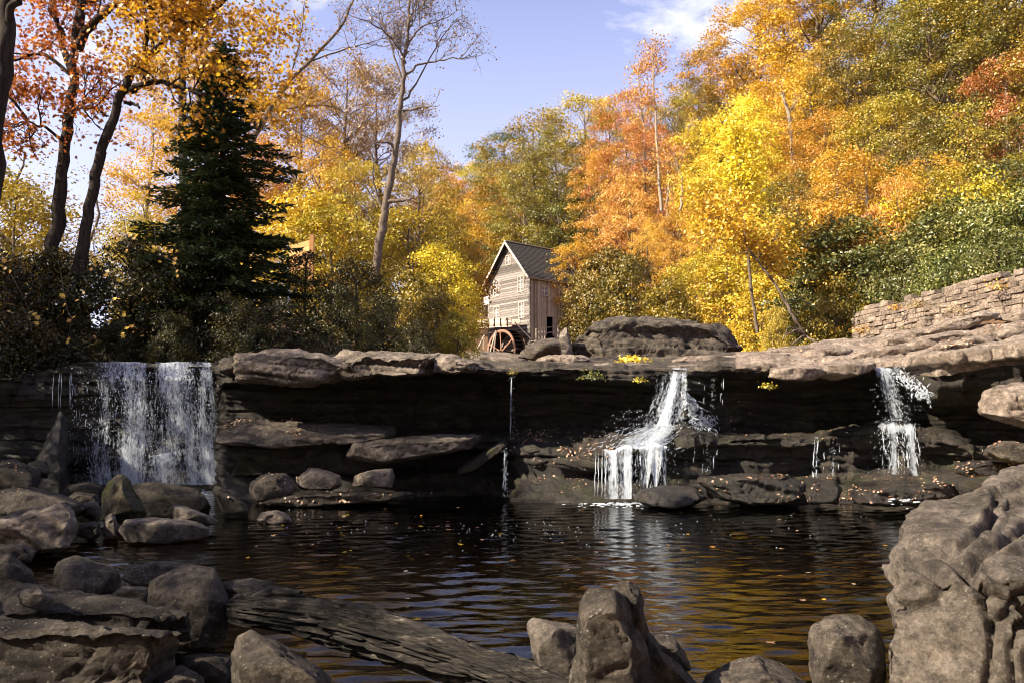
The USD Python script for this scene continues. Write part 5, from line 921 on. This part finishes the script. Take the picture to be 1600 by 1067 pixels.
SHR = [
    (952, 392, 56, 'shrub', 'bronze', .9, 'dark olive rounded bush against the right mill wall'), (985, 400, 50, 'shrub', 'bronze', .95, 'dark bronze bush above the broad outcrop'), (912, 425, 64, 'shrub', 'olive', .6, 'olive bush hiding the far end of the mill wall'), (1040, 440, 44, 'shrub', 'olive', .9, 'olive bush behind the right end of the outcrop'),
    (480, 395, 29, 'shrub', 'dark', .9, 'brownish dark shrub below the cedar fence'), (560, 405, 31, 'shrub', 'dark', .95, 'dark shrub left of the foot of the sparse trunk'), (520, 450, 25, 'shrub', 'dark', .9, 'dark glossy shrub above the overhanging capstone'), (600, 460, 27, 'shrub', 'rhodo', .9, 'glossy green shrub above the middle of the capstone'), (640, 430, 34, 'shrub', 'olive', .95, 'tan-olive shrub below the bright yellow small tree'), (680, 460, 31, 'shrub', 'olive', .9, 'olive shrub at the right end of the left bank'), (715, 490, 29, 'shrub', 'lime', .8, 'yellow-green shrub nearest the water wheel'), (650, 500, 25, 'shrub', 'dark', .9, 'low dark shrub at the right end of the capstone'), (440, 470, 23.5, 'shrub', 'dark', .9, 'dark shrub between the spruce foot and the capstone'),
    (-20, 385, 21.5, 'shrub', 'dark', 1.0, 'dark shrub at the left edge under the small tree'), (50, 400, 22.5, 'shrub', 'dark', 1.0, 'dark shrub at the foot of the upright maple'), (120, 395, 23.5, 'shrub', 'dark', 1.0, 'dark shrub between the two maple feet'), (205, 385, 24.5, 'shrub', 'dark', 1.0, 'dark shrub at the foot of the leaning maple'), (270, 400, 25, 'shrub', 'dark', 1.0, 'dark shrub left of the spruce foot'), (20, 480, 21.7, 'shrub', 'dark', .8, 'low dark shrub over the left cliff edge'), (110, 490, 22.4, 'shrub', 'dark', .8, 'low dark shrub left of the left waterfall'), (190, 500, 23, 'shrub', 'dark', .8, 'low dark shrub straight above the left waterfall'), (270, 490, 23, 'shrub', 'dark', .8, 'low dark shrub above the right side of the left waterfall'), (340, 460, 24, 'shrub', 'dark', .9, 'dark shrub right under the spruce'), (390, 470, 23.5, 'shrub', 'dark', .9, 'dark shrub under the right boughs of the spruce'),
    (1300, 440, 38, 'shrub', 'olive', .8, 'olive-yellow bush at the low end of the stone wall'), (1215, 480, 36, 'shrub', 'lime', .6, 'small yellow-green bush left of the leaning trunk'), (1255, 425, 42, 'shrub', 'rhodo', .8, 'rhododendron behind the leaning trunk'), (1330, 415, 42, 'shrub', 'rhodo', .9, 'rhododendron above the low end of the wall'), (1385, 385, 40, 'shrub', 'rhodo', .9, 'rhododendron above the wall, a quarter along'), (1435, 350, 38, 'shrub', 'rhodo', .9, 'tall rhododendron above the middle of the wall'), (1490, 310, 36, 'shrub', 'rhodo', 1.0, 'pale-leaved rhododendron above the right half of the wall'), (1540, 325, 34, 'shrub', 'rhodo', .9, 'tall rhododendron above the right end of the wall'), (1600, 290, 32, 'shrub', 'rhodo', 1.0, 'rhododendron cut by the right picture edge'), (1660, 280, 31, 'shrub', 'rhodo', 1.0, 'rhododendron just outside the right picture edge'), (1410, 400, 35.5, 'shrub', 'rhodo', .8, 'low rhododendron leaning over the wall top'), (1480, 385, 32.5, 'shrub', 'rhodo', .8, 'low rhododendron behind the right wall top'), (1560, 360, 29.5, 'shrub', 'rhodo', .8, 'low rhododendron at the right end of the wall top'),
]
for t in SHR: stand(*t[:3], t[3], t[4], t[6], t[5], name='rhododendron' if t[4] == 'rhodo' else 'shrub', cat='shrub')
# little plants on the wall and on the ledge
def tuft(px, py, Y, r, n, pal, label, size=.06, name='wall_plant', seed=1, flat=.7):
    rng = np.random.default_rng(seed + int(px)); o = P(px, py, Y); pos = rng.normal(size=(n, 3)) * np.array([r, r, r * flat]) * .5; pos[:, 2] = np.abs(pos[:, 2])
    t = thing(name, label, 'plant', o); v, f = leaves(pos, pos + [0, 0, r * .4] + rng.normal(0, r * .4, pos.shape), size * rng.uniform(.6, 1.3, n), rng)
    obj('foliage', (v, f), PAL[pal], t, tone=np.repeat(rng.uniform(0, 1, n), 4)); mb = MB()
    for i in range(7): q = pos[rng.integers(n)]; mb.tube([[0, 0, -.03], q * .5 + [0, 0, .02], q], [.008, .006, .003], 4)
    mb.build('stem', BARK, t)
tuft(990, 566, 19.8, .42, 240, 'yellow', 'yellow-leaved shrublet on the ledge rim under the outcrop', .085, 'shrublet', flat=.35)
for px, py, Y, r, lab in ((1498, 490, 29.2, .55, 'brown dry plant hanging on the middle of the stone wall'), (1432, 480, 31, .35, 'small yellowish tuft on the stone wall left of the dry plant'), (1345, 520, 35, .5, 'yellow tuft at the low left end of the stone wall'), (1562, 452, 27.3, .45, 'tuft on the upper right part of the stone wall'), (1400, 484, 32.6, .3, 'small tuft near the wall top, left half')):
    o = on = P(px, py, Y - .5); tuft(px, py, Y - .6, r, 150, 'brown' if 'dry' in lab else 'gold', lab, .08)
tuft(1200, 606, 17.0, .16, 110, 'lime', 'hanging tuft of green moss under the pale block', .05, 'moss_tuft'); tuft(926, 592, 17.4, .28, 240, 'green', 'clump of dark moss and fern under the ledge rim', .05, 'moss_tuft'); tuft(1000, 596, 17.5, .15, 120, 'lime', 'small bright moss patch left of the middle waterfall', .035, 'moss_tuft'); tuft(802, 584, 17.5, .12, 90, 'olive', 'moss patch beside the head of the thin trickle', .035, 'moss_tuft')

# trees drawn one by one
class Hero:
    def __init__(s, name, label, px, py, Y, cat='tree'): s.o = P(px, py, Y); s.t = thing(name, label, cat, s.o); s.w = MB(); s.c = []; s.tn = []; s.rng = np.random.default_rng(int(px * 3 + py))
    def limb(s, pts, r0, r1, n=24, sides=8, wob=.03, pw=1.0):
        """a limb through the points (px, py, Y)"""
        p = P(*np.array(pts, float).T); u = np.linspace(0, 1, len(p)); q = PchipInterpolator(u, p)(np.linspace(0, 1, n)) if len(p) > 2 else p[:1] * (1 - np.linspace(0, 1, n)[:, None]) + p[1:] * np.linspace(0, 1, n)[:, None]
        w = np.stack([np.linspace(0, n * .35, n) + s.rng.uniform(0, 50)] * 3, 1); q = q + np.stack([noise(w, 1) - .5, noise(w, 2) - .5, noise(w, 3) - .5], 1) * wob * 4 * np.interp(np.linspace(0, 1, n), [0, .1, 1], [0, 1, 1])[:, None]
        r = r0 + (r1 - r0) * np.linspace(0, 1, n) ** pw; s.w.tube(q - s.o, r * (.88 + .24 * noise(w * 1.3, 5)), sides); return q
    def twigs(s, q, depth, L, r, spread=.9, up=.25, tips=None, nb=(3, 5), dirn=None):
        """finer and finer branches off the line q; their ends collect in tips"""
        n = s.rng.integers(*nb)
        for i in range(n):
            k = int(s.rng.uniform(.25, 1) * (len(q) - 1)); b = q[k]; d = q[min(k + 1, len(q) - 1)] - q[max(k - 1, 0)]; d /= np.linalg.norm(d) + 1e-9
            d = d * .7 + s.rng.normal(0, spread * .6, 3) + np.array([0, 0, up]) + (0 if dirn is None else np.array(dirn)); d /= np.linalg.norm(d); Lr = L * s.rng.uniform(.6, 1.2); nn = 6
            u = np.linspace(0, 1, nn)[:, None]; p = b + d * Lr * u + np.cumsum(s.rng.normal(0, .045, (nn, 3)), 0) * Lr * np.minimum(1, u * 3); p[:, 2] += up * .25 * Lr * u[:, 0] ** 2
            s.w.tube(p - s.o, np.linspace(r, r * .45, nn), 5 if r > .02 else 3)
            if depth > 1: s.twigs(p, depth - 1, L * .58, r * .5, spread, up, tips, nb)
            elif tips is not None: tips += [p[-1], p[nn // 2 + 1]]
    def leafs(s, centers, per, rad, size, lo=0, hi=1, flat=.55, shape=LEAF, faces=LEAFF, pal=None):
        c = np.repeat(np.asarray(centers), per, 0); n = len(c); g = s.rng.normal(size=(n, 3)) * np.array([1, 1, flat]) * rad * .6; pos = c + g - s.o
        v, f = leaves(pos, s.rng.normal(0, .7, (n, 3)) + [0, 0, .8] + g / rad * .5, size * s.rng.uniform(.6, 1.3, n), s.rng, shape, faces); k = np.repeat(s.rng.uniform(lo, hi, len(centers)), per) * .6 + s.rng.uniform(lo, hi, n) * .4
        s.c.append((v, f, np.repeat(k, len(shape))))
    def done(s, bark, pal):
        tag(s.w.build('trunk', bark, s.t, smooth=True))
        if s.c:
            n = np.cumsum([0] + [len(c[0]) for c in s.c]); obj('crown', (np.vstack([c[0] for c in s.c]), np.vstack([c[1] + a for c, a in zip(s.c, n)])), PAL[pal], s.t, tone=np.concatenate([c[2] for c in s.c]))
def clusters(h, spots, Y, n, dY=2.0, r=1.0):
    out = []
    for (px, py, rx, ry, k) in spots:
        m = int(n * k); a, b = h.rng.normal(px, rx * .55, m), h.rng.normal(py, ry * .55, m); out.append(P(a, b, Y + h.rng.uniform(-dY, dY, m)))
    return np.vstack(out)
h = Hero('maple_tree', 'upright dark-trunked maple with rust-orange leaves at the left', 78, 420, 24)
h.limb([(76, 470, 24), (86, 360, 24), (104, 200, 24), (118, 110, 24), (126, -60, 24)], .22, .10, 40, 12, .05)
q1 = h.limb([(122, 80, 24), (150, 30, 23.6), (200, 0, 23.2), (240, -30, 23)], .14, .06); q2 = h.limb([(118, 130, 24), (96, 60, 24.3), (84, 10, 24.5), (70, -50, 24.6)], .12, .04); q3 = h.limb([(106, 195, 24), (126, 168, 23.6), (152, 172, 23.4), (166, 182, 23.3)], .09, .03, wob=.02); q4 = h.limb([(112, 120, 24), (60, 85, 24), (20, 98, 24), (-10, 120, 24)], .06, .02); q5 = h.limb([(124, 50, 24), (128, 10, 24), (132, -40, 24)], .12, .08); q6 = h.limb([(100, 230, 24), (70, 200, 23.5), (40, 190, 23), (15, 200, 23)], .05, .015)
tips = []
for q in (q1, q2, q3, q4, q5, q6): h.twigs(q, 2, 1.3, .03, tips=tips, nb=(5, 8))
h.leafs(tips, 13, .5, .115, 0, .95, shape=LOBED, faces=LOBEDF)
h.leafs(clusters(h, [(60, 40, 60, 50, 1.3), (40, 130, 50, 50, 1), (170, 60, 60, 45, .4), (80, 160, 40, 40, .35), (20, 200, 30, 30, .4), (200, 10, 60, 25, .5), (100, -10, 100, 30, .8)], 24, 28), 20, .40, .115, 0, .9, shape=LOBED, faces=LOBEDF)
h.done(BARKD, 'maple')
h = Hero('maple_tree', 'right-leaning dark-trunked maple with a long low bough before the spruce', 118, 430, 23)
h.limb([(112, 480, 23), (128, 385, 23), (150, 270, 23), (180, 180, 23), (220, 100, 23), (268, 55, 23), (320, -30, 23)], .19, .07, 44, 12, .05)
q1 = h.limb([(205, 142, 23), (232, 130, 22.6), (275, 136, 22.2), (325, 152, 22)], .11, .035, wob=.03); q2 = h.limb([(228, 92, 23), (228, 50, 22.8), (230, 25, 22.6), (244, 18, 22.4), (262, 30, 22.2)], .08, .03, wob=.02); q3 = h.limb([(270, 52, 23), (310, 30, 22.6), (345, 8, 22.2), (380, -30, 22)], .10, .04); q4 = h.limb([(195, 160, 23), (212, 165, 22.8), (220, 170, 22.6)], .05, .02); q5 = h.limb([(238, 82, 23), (246, 50, 22.7), (272, 55, 22.4), (290, 52, 22.3)], .05, .02)
tips = []
for q in (q1, q2, q3, q5): h.twigs(q, 2, 1.2, .028, tips=tips, nb=(5, 8))
h.leafs(tips, 12, .5, .115, 0, .95, shape=LOBED, faces=LOBEDF)
h.leafs(clusters(h, [(410, 130, 55, 45, .9), (360, 40, 80, 40, 1.4), (430, 60, 50, 50, 1), (310, 110, 50, 30, .3), (440, 170, 35, 30, .7), (270, 20, 60, 30, .8), (250, 120, 50, 25, .15)], 22.5, 32, 1.6), 20, .42, .115, .1, 1, shape=LOBED, faces=LOBEDF)
h.done(BARKD, 'amber')
h = Hero('tree_trunk', 'nearly black trunk rising along the left picture edge', -8, 300, 11)
h.limb([(-40, 700, 11.5), (-22, 400, 11.3), (-4, 150, 11), (12, 20, 11), (18, -120, 11)], .15, .10, 30, 12, .03); h.limb([(6, 60, 11), (30, -20, 10.8), (50, -80, 10.6)], .06, .03); h.done(BARKD, 'maple')
h = Hero('thin_tree', 'thin straight dark trunk behind the spruce top', 284, 140, 40)
q = h.limb([(292, 420, 40), (286, 200, 40), (284, 60, 40), (280, -60, 40)], .22, .14, 26, 8); tips = []; h.twigs(q, 2, 2.5, .05, tips=tips, nb=(6, 9)); h.leafs(tips, 14, 1.0, .2, .3, 1); h.done(BARKD, 'gold')
h = Hero('sparse_tree', 'tall pale-barked nearly bare tree left of the mill against the sky', 588, 420, 42)
q0 = h.limb([(586, 440, 42), (594, 370, 42), (606, 300, 42), (622, 210, 42), (628, 150, 42), (632, 90, 42), (640, 30, 42), (642, -40, 42)], .27, .05, 60, 12, .05, .8)
br = [h.limb(p, a, .015, 20, 6, .05) for p, a in (([(630, 175, 42), (650, 170, 41.6), (688, 164, 41)], .09), ([(632, 120, 42), (660, 100, 42), (700, 95, 41.6), (752, 88, 41)], .08), ([(636, 75, 42), (666, 40, 42), (720, 18, 41)], .07), ([(630, 130, 42), (610, 70, 42.5), (590, 10, 43)], .07), ([(626, 160, 42), (650, 130, 42.3), (690, 60, 42.6), (720, 30, 43)], .07), ([(618, 235, 42), (598, 222, 41.6), (570, 238, 41)], .10), ([(606, 316, 42), (640, 312, 41.5), (655, 305, 41)], .12), ([(634, 100, 42), (600, 50, 41.5), (560, 30, 41), (540, 20, 41)], .06), ([(600, 330, 42), (585, 290, 42.4), (583, 240, 42.6)], .11), ([(638, 50, 42), (650, 10, 42), (655, -40, 42)], .05))]
tips = []
for q in br[1:5] + br[7:8] + br[9:]: h.twigs(q, 3, 1.9, .028, tips=tips, nb=(4, 6))
h.twigs(q0[30:], 3, 2.2, .03, tips=tips, nb=(7, 9)); h.twigs(br[0], 2, .9, .02, tips=tips)
h.leafs([tips[i] for i in h.rng.permutation(len(tips))[:int(len(tips) * .5)]], 3, .35, .11, .2, 1); h.done(BARK, 'brown')
h = Hero('bare_tree', 'leaning bare-twigged tree rising right of the spruce', 395, 230, 44)
q = h.limb([(385, 240, 44), (420, 175, 44), (450, 130, 44), (490, 90, 44), (540, 30, 44), (560, -30, 44)], .18, .04, 36, 8); qs = [h.limb(p, .06, .015, 18, 5) for p in ([(430, 170, 44), (500, 165, 43.5), (570, 200, 43)], [(440, 150, 44), (470, 60, 44), (475, 0, 44)], [(480, 98, 44), (550, 75, 44), (600, 60, 43.6)], [(420, 178, 44), (480, 215, 43.5), (540, 245, 43)])]
tips = []
for k in [q] + qs: h.twigs(k, 3, 2.0, .022, tips=tips, nb=(4, 7))
h.leafs([tips[i] for i in h.rng.permutation(len(tips))[:int(len(tips) * .35)]], 3, .4, .12, .2, 1); h.done(BARK, 'gold')
for lab, a, r in (('slender upright trunk on the bank left of the leaning trunk', [(1184, 520, 39), (1172, 440, 39), (1164, 360, 39), (1160, 290, 39), (1156, 230, 39)], .09), ('leaning pale trunk with bared roots at the low end of the wall', [(1258, 528, 36), (1232, 480, 36), (1208, 440, 36), (1170, 390, 36), (1130, 340, 36)], .09)):
    h = Hero('leaning_tree' if 'leaning pale' in lab else 'slender_tree', lab, *a[0]); q = h.limb(a, r, .03, 34, 9, .03); tips = []
    h.twigs(q[14:], 2, 1.4, .03, tips=tips, nb=(8, 11)); h.leafs(tips, 22, .6, .17, .2, 1)
    if 'roots' in lab:
        for b in ([(1258, 524, 36), (1240, 518, 35.6), (1222, 530, 35.2)], [(1258, 525, 36), (1248, 530, 35.4), (1236, 540, 35)], [(1259, 526, 36), (1268, 530, 35.6), (1276, 538, 35.2)], [(1256, 520, 36), (1236, 512, 35.8), (1228, 522, 35.4)]): h.limb(b, .07, .02, 14, 6, .03)
    h.done(BARK, 'yellow' if 'slender' in lab else 'gold')
for lab, a, r in (('pale birch-like trunk standing among the golden crowns', [(1246, 330, 64), (1240, 260, 64), (1234, 190, 64), (1220, 145, 64)], .24), ('dark slim trunk under the bright yellow crown', [(1156, 270, 58), (1152, 240, 58), (1148, 205, 58)], .10), ('pale slim trunk in the salmon-orange crowns', [(1034, 330, 66), (1028, 240, 66), (1022, 150, 66), (1020, 80, 66)], .14), ('second pale slim trunk right of the salmon crowns', [(1062, 330, 64), (1066, 290, 64), (1056, 250, 64)], .12)):
    h = Hero('slim_tree', lab, *a[0]); q = h.limb(a, r, r * .45, 20, 8, .04); tips = []; h.twigs(q[8:], 2, 2.0, .04, tips=tips, nb=(5, 8)); h.leafs(tips, 8, .8, .2, .3, 1); h.done(BARKG if 'dark' not in lab else BARKD, 'yellow' if 'dark' in lab else ('gold' if 'birch' in lab else 'salmon'))

# spruce
sp_ = thing('spruce_tree', 'dense dark green spruce above the left waterfall', 'tree', P(335, 570, 27) * np.array([1, 1, 0]) + np.array([0, 0, ground_z(P(335, 570, 27)[0], 27) - .3]))
so = np.array(sp_.GetAttribute('xformOp:translate').Get()); topz = float(P(335, 62, 27)[2]) - so[2]; rng = np.random.default_rng(21)
w = MB(); w.tube([[0, 0, 0], [0.05, 0, topz * .5], [0, 0, topz]], [.24, .13, .02], 9); nb_ = MB(); pos, nr, axs, tn = [], [], [], []
z = .5
while z < topz - .15:
    fr_ = 1 - z / topz; L0 = 3.4 * min(1, fr_ ** .72 * 1.12); k = int(5 + 5 * fr_)
    for i in range(k):
        a = rng.uniform(0, 2 * math.pi); L = L0 * rng.uniform(.45, 1.15) * (.55 + .9 * float(fbm(np.array([[math.cos(a) * 1.4, math.sin(a) * 1.4, z * .55]]), 2, 9)[0])); d = np.array([math.cos(a), math.sin(a), 0]); u = np.linspace(0, 1, 8)
        p = np.array([0, 0, z + rng.normal(0, .14)]) + d * (L * u)[:, None]; p[:, 2] += L * (.10 * u - .42 * u ** 2 + .22 * u ** 4) ; w.tube(p, np.linspace(.03, .008, 8), 4)
        n = int(56 * L) + 8; t = rng.uniform(.12, 1, n) ** .8; b = np.stack([np.interp(t, u, p[:, j]) for j in range(3)], 1); side = rng.choice([-1, 1], n); sd2 = np.array([-d[1], d[0], 0])
        o_ = rng.uniform(0, .34, n)[:, None] * L ** .3 * (1.05 - t)[:, None] * 1.6; pos.append(b + sd2 * side[:, None] * o_ + np.array([0, 0, -.10]) * o_ * 3); axs.append(d * .8 + sd2 * side[:, None] * .75 + np.array([0, 0, -.35]) + rng.normal(0, .22, (n, 3))); nr.append(np.array([0, 0, 1.0]) + rng.normal(0, .35, (n, 3))); tn.append(np.clip(rng.uniform(0, .6) + .4 * t + rng.normal(0, .1, n), 0, 1))
    z += .115 + .05 * fr_
pos, nr, axs, tn = np.vstack(pos), np.vstack(nr), np.vstack(axs), np.concatenate(tn); v, f = leaves(pos, nr, .22 * rng.uniform(.6, 1.4, len(pos)), rng, width=.5, axis=axs)
w.build('trunk', BARKD, sp_, smooth=True); obj('boughs', (v, f), PAL['needle'], sp_, tone=np.repeat(tn, 4))

# vine with big yellow leaves over the dark left bank
vt = thing('grape_vine', 'vine with large yellow leaves hanging over the dark left bank', 'vine', P(170, 440, 19)); vo = P(170, 440, 19); rng = np.random.default_rng(4); mb = MB()
cents = [[(100, 460), (104, 480), (112, 500), (106, 528)], [(150, 408), (160, 412), (172, 420), (182, 430)], [(245, 385), (255, 400), (272, 410), (276, 430)], [(185, 465), (190, 490), (196, 508), (198, 520)], [(5, 418), (14, 422), (50, 492), (56, 500)], [(200, 385), (222, 380), (150, 400), (130, 462)]]
for c in cents:
    mb.tube(P(*np.array([(x, y, 20.0) for x, y in [(c[0][0] - 6, c[0][1] - 40)] + c]).T) - vo, np.linspace(.012, .005, len(c) + 1), 4)
mb.build('stem', BARK, vt)
for c in cents:
    for (x, y) in c:
        for j in range(2):
            p = P(x + rng.normal(0, 5), y + rng.normal(0, 6), 19.95) - vo; v, f = leaves(p[None], np.array([[rng.normal(0, .4), -1, .5]]) + rng.normal(0, .3, (1, 3)), np.array([.115 * rng.uniform(.7, 1.2)]), rng, LOBED, LOBEDF, axis=np.array([[rng.normal(0, .3), -.2, -1]]))
            obj('leaf', (v, f), PAL['gold'], vt, tone=np.full(len(v), rng.uniform(.3, 1)))

# ------------------------------------------------------------------ fallen leaves
rng = np.random.default_rng(12)
def litter(label, name, regs, per):
    pos, nr = [], []
    for (x0, y0, x1, y1, n, off) in regs:
        a, b = rng.uniform(x0, x1, n), rng.uniform(y0, y1, n); Y = ledge_Y(a, b); pos.append(P(a, b, Y) + np.array([0, -.02, .02 + off]))
    pos = np.vstack(pos); v, f = leaves(pos, rng.normal(0, .45, pos.shape) + [0, -.25, 1], .06 * rng.uniform(.5, 1.2, len(pos)), rng); tag(obj(name, (v, f), PAL['litter'], tone=np.repeat(rng.uniform(0, 1, len(pos)), 4)), label, kind='stuff')
bodies = [stage.GetPrimAtPath(p) for p in ()]
# leaves dropped straight down onto whatever lies below
import trimesh.ray
def collect(names):
    vs, fs, n = [], [], 0
    for p in stage.GetPrimAtPath('/World').GetChildren():
        if p.GetName().split('_0')[0] in names and p.GetTypeName() == 'Mesh':
            v = np.array(p.GetAttribute('points').Get()); f = np.array(p.GetAttribute('faceVertexIndices').Get()).reshape(-1, 3); vs.append(v); fs.append(f + n); n += len(v)
    return trimesh.Trimesh(np.vstack(vs), np.vstack(fs), process=False)
scene_rock = collect(('rock_ledge', 'rock_slab', 'boulder', 'rock_shelf', 'forest_ground', 'rock_outcrop', 'rock_bank'))
def shoot(px, py):
    """where the sight lines through the points (px, py) meet rock or ground, and the normals there"""
    d = ray(px, py); d = d / np.linalg.norm(d, axis=1, keepdims=True); o = np.tile([0, 0, EYE], (len(d), 1)).astype(float)
    loc, ri, ti = scene_rock.ray.intersects_location(o, d, multiple_hits=False); return loc, scene_rock.face_normals[ti]
pos, nr = [], []
for (x0, y0, x1, y1, n) in ((336, 656, 470, 682, 520), (430, 660, 640, 690, 90), (800, 668, 960, 715, 420), (790, 715, 930, 770, 160), (380, 764, 680, 788, 260), (1090, 740, 1264, 790, 240), (1265, 745, 1500, 790, 420), (1130, 655, 1370, 690, 110), (1490, 690, 1600, 745, 200), (1110, 620, 1190, 668, 110), (1330, 480, 1600, 560, 1700), (1140, 520, 1340, 560, 420), (760, 550, 1140, 580, 160), (330, 740, 470, 800, 150), (0, 700, 110, 770, 50), (320, 560, 370, 600, 60)):
    loc, fn = shoot(rng.uniform(x0, x1, n), rng.uniform(y0, y1, n)); ok = (fn[:, 2] > .3) & (loc[:, 1] > 8) & (fbm(loc * 1.3, 3, 5) > .47); pos.append(loc[ok] + fn[ok] * .012); nr.append(fn[ok])
pos, nr = np.vstack(pos), np.vstack(nr); v, f = leaves(pos, nr + rng.normal(0, .25, nr.shape), .06 * rng.uniform(.5, 1.15, len(pos)), rng); tag(obj('leaf_litter', (v, f), PAL['litter'], tone=np.repeat(rng.uniform(0, 1, len(pos)), 4)), 'fallen brown leaves littering the ledge and rocks', kind='stuff')
# floating leaves, each its own
for i in range(110):
    px_ = rng.uniform(140, 1400); py_ = 785 + 225 * rng.uniform() ** 1.5; 
    if i < 45: px_ = rng.normal(680, 170); py_ = rng.normal(832, 22)
    r = ray(px_, py_); p = r * (-EYE / r[2]) + np.array([0, 0, EYE + float(waves(*(np.array([q]) for q in (r * (-EYE / r[2]))[:2]))[0]) + .006])
    if not (shoreL(p[1]) + .3 < p[0] < shoreR(p[1]) - .3) or py_ < 790: continue
    v, f = leaves(np.zeros((1, 3)), np.array([[rng.normal(0, .12), rng.normal(0, .12), 1]]), np.array([.085 * rng.uniform(.5, 1.1)]), rng, LOBED, LOBEDF)
    x = UsdGeom.Xform.Define(stage, numbered('/World', 'floating_leaf')); x.AddTranslateOp().Set(tuple(map(float, p))); tag(x.GetPrim(), 'small fallen leaf floating on the pool', 'leaf', 'leaves floating on the pool'); obj('blade', (v, f), PAL['litter' if i % 3 else 'gold'], x.GetPrim(), tone=np.full(len(v), rng.uniform(0, 1)))
# trees of the left bank beside and behind the camera: they stand outside the picture and shade its left side
for i, (x, y, h_, kd) in enumerate(((-13.5, 2.8, 10.5, 'broad'), (-17.5, 0.8, 14, 'broad'), (-15, 6.5, 12, 'tall'), (-26, 8, 18, 'broad'), (-24, 15, 17, 'broad'), (-25, 21, 16, 'broad'), (-31, 18, 18, 'broad'), (-33, 26, 18, 'tall'), (-28, 30, 16, 'tall'))):
    plant(kd, 'olive', x, y, 2.0, h_, 'olive tree of the left bank wood outside the picture', group='trees of the left bank outside the picture', name='bank_tree')
# unseen trees added behind the camera to dim the sky fill on the pool
for i, (a, d_, h_) in enumerate(((150, 15, 19), (165, 17, 21), (180, 15, 19), (195, 18, 21), (207, 15, 18), (135, 17, 20), (120, 16, 18), (105, 18, 18), (172, 25, 24), (190, 26, 24), (155, 25, 23), (140, 26, 23), (210, 24, 22), (125, 25, 22))):
    plant('broad' if i % 3 else 'tall', ('olive', 'moss', 'gold')[i % 3], d_ * math.sin(math.radians(a)), d_ * math.cos(math.radians(a)), .6, h_, f'{("golden-olive", "green-olive", "golden")[i % 3]} tree added unseen behind the camera to dim sky light', group='unseen trees added behind the camera', name='bank_tree')
rng = np.random.default_rng(31); bm = MB(); oc = np.array([[1, 0, 0], [0, 1, 0], [-1, 0, 0], [0, -1, 0], [0, 0, .6], [0, 0, -.3]]); of = np.array([[0, 1, 4], [1, 2, 4], [2, 3, 4], [3, 0, 4], [1, 0, 5], [2, 1, 5], [3, 2, 5], [0, 3, 5]])
for (px, py, sx, sy, n) in ((760, 826, 150, 10, 130), (480, 815, 60, 8, 50), (980, 840, 100, 20, 50), (1200, 810, 110, 10, 30)):
    for q in pool_pts(rng, px, py, sx, sy, n):
        if shoreL(q[1]) + .2 < q[0] < shoreR(q[1]) - .2 and q[1] < 16.2: bm.add(q + oc * rng.uniform(.006, .014), of)
tag(bm.build('foam_bubbles', FALL), 'white bubbles drifting on the pool', kind='stuff')
print('heights', [q for q in log_h if q[2] > 22 or q[2] < 3])
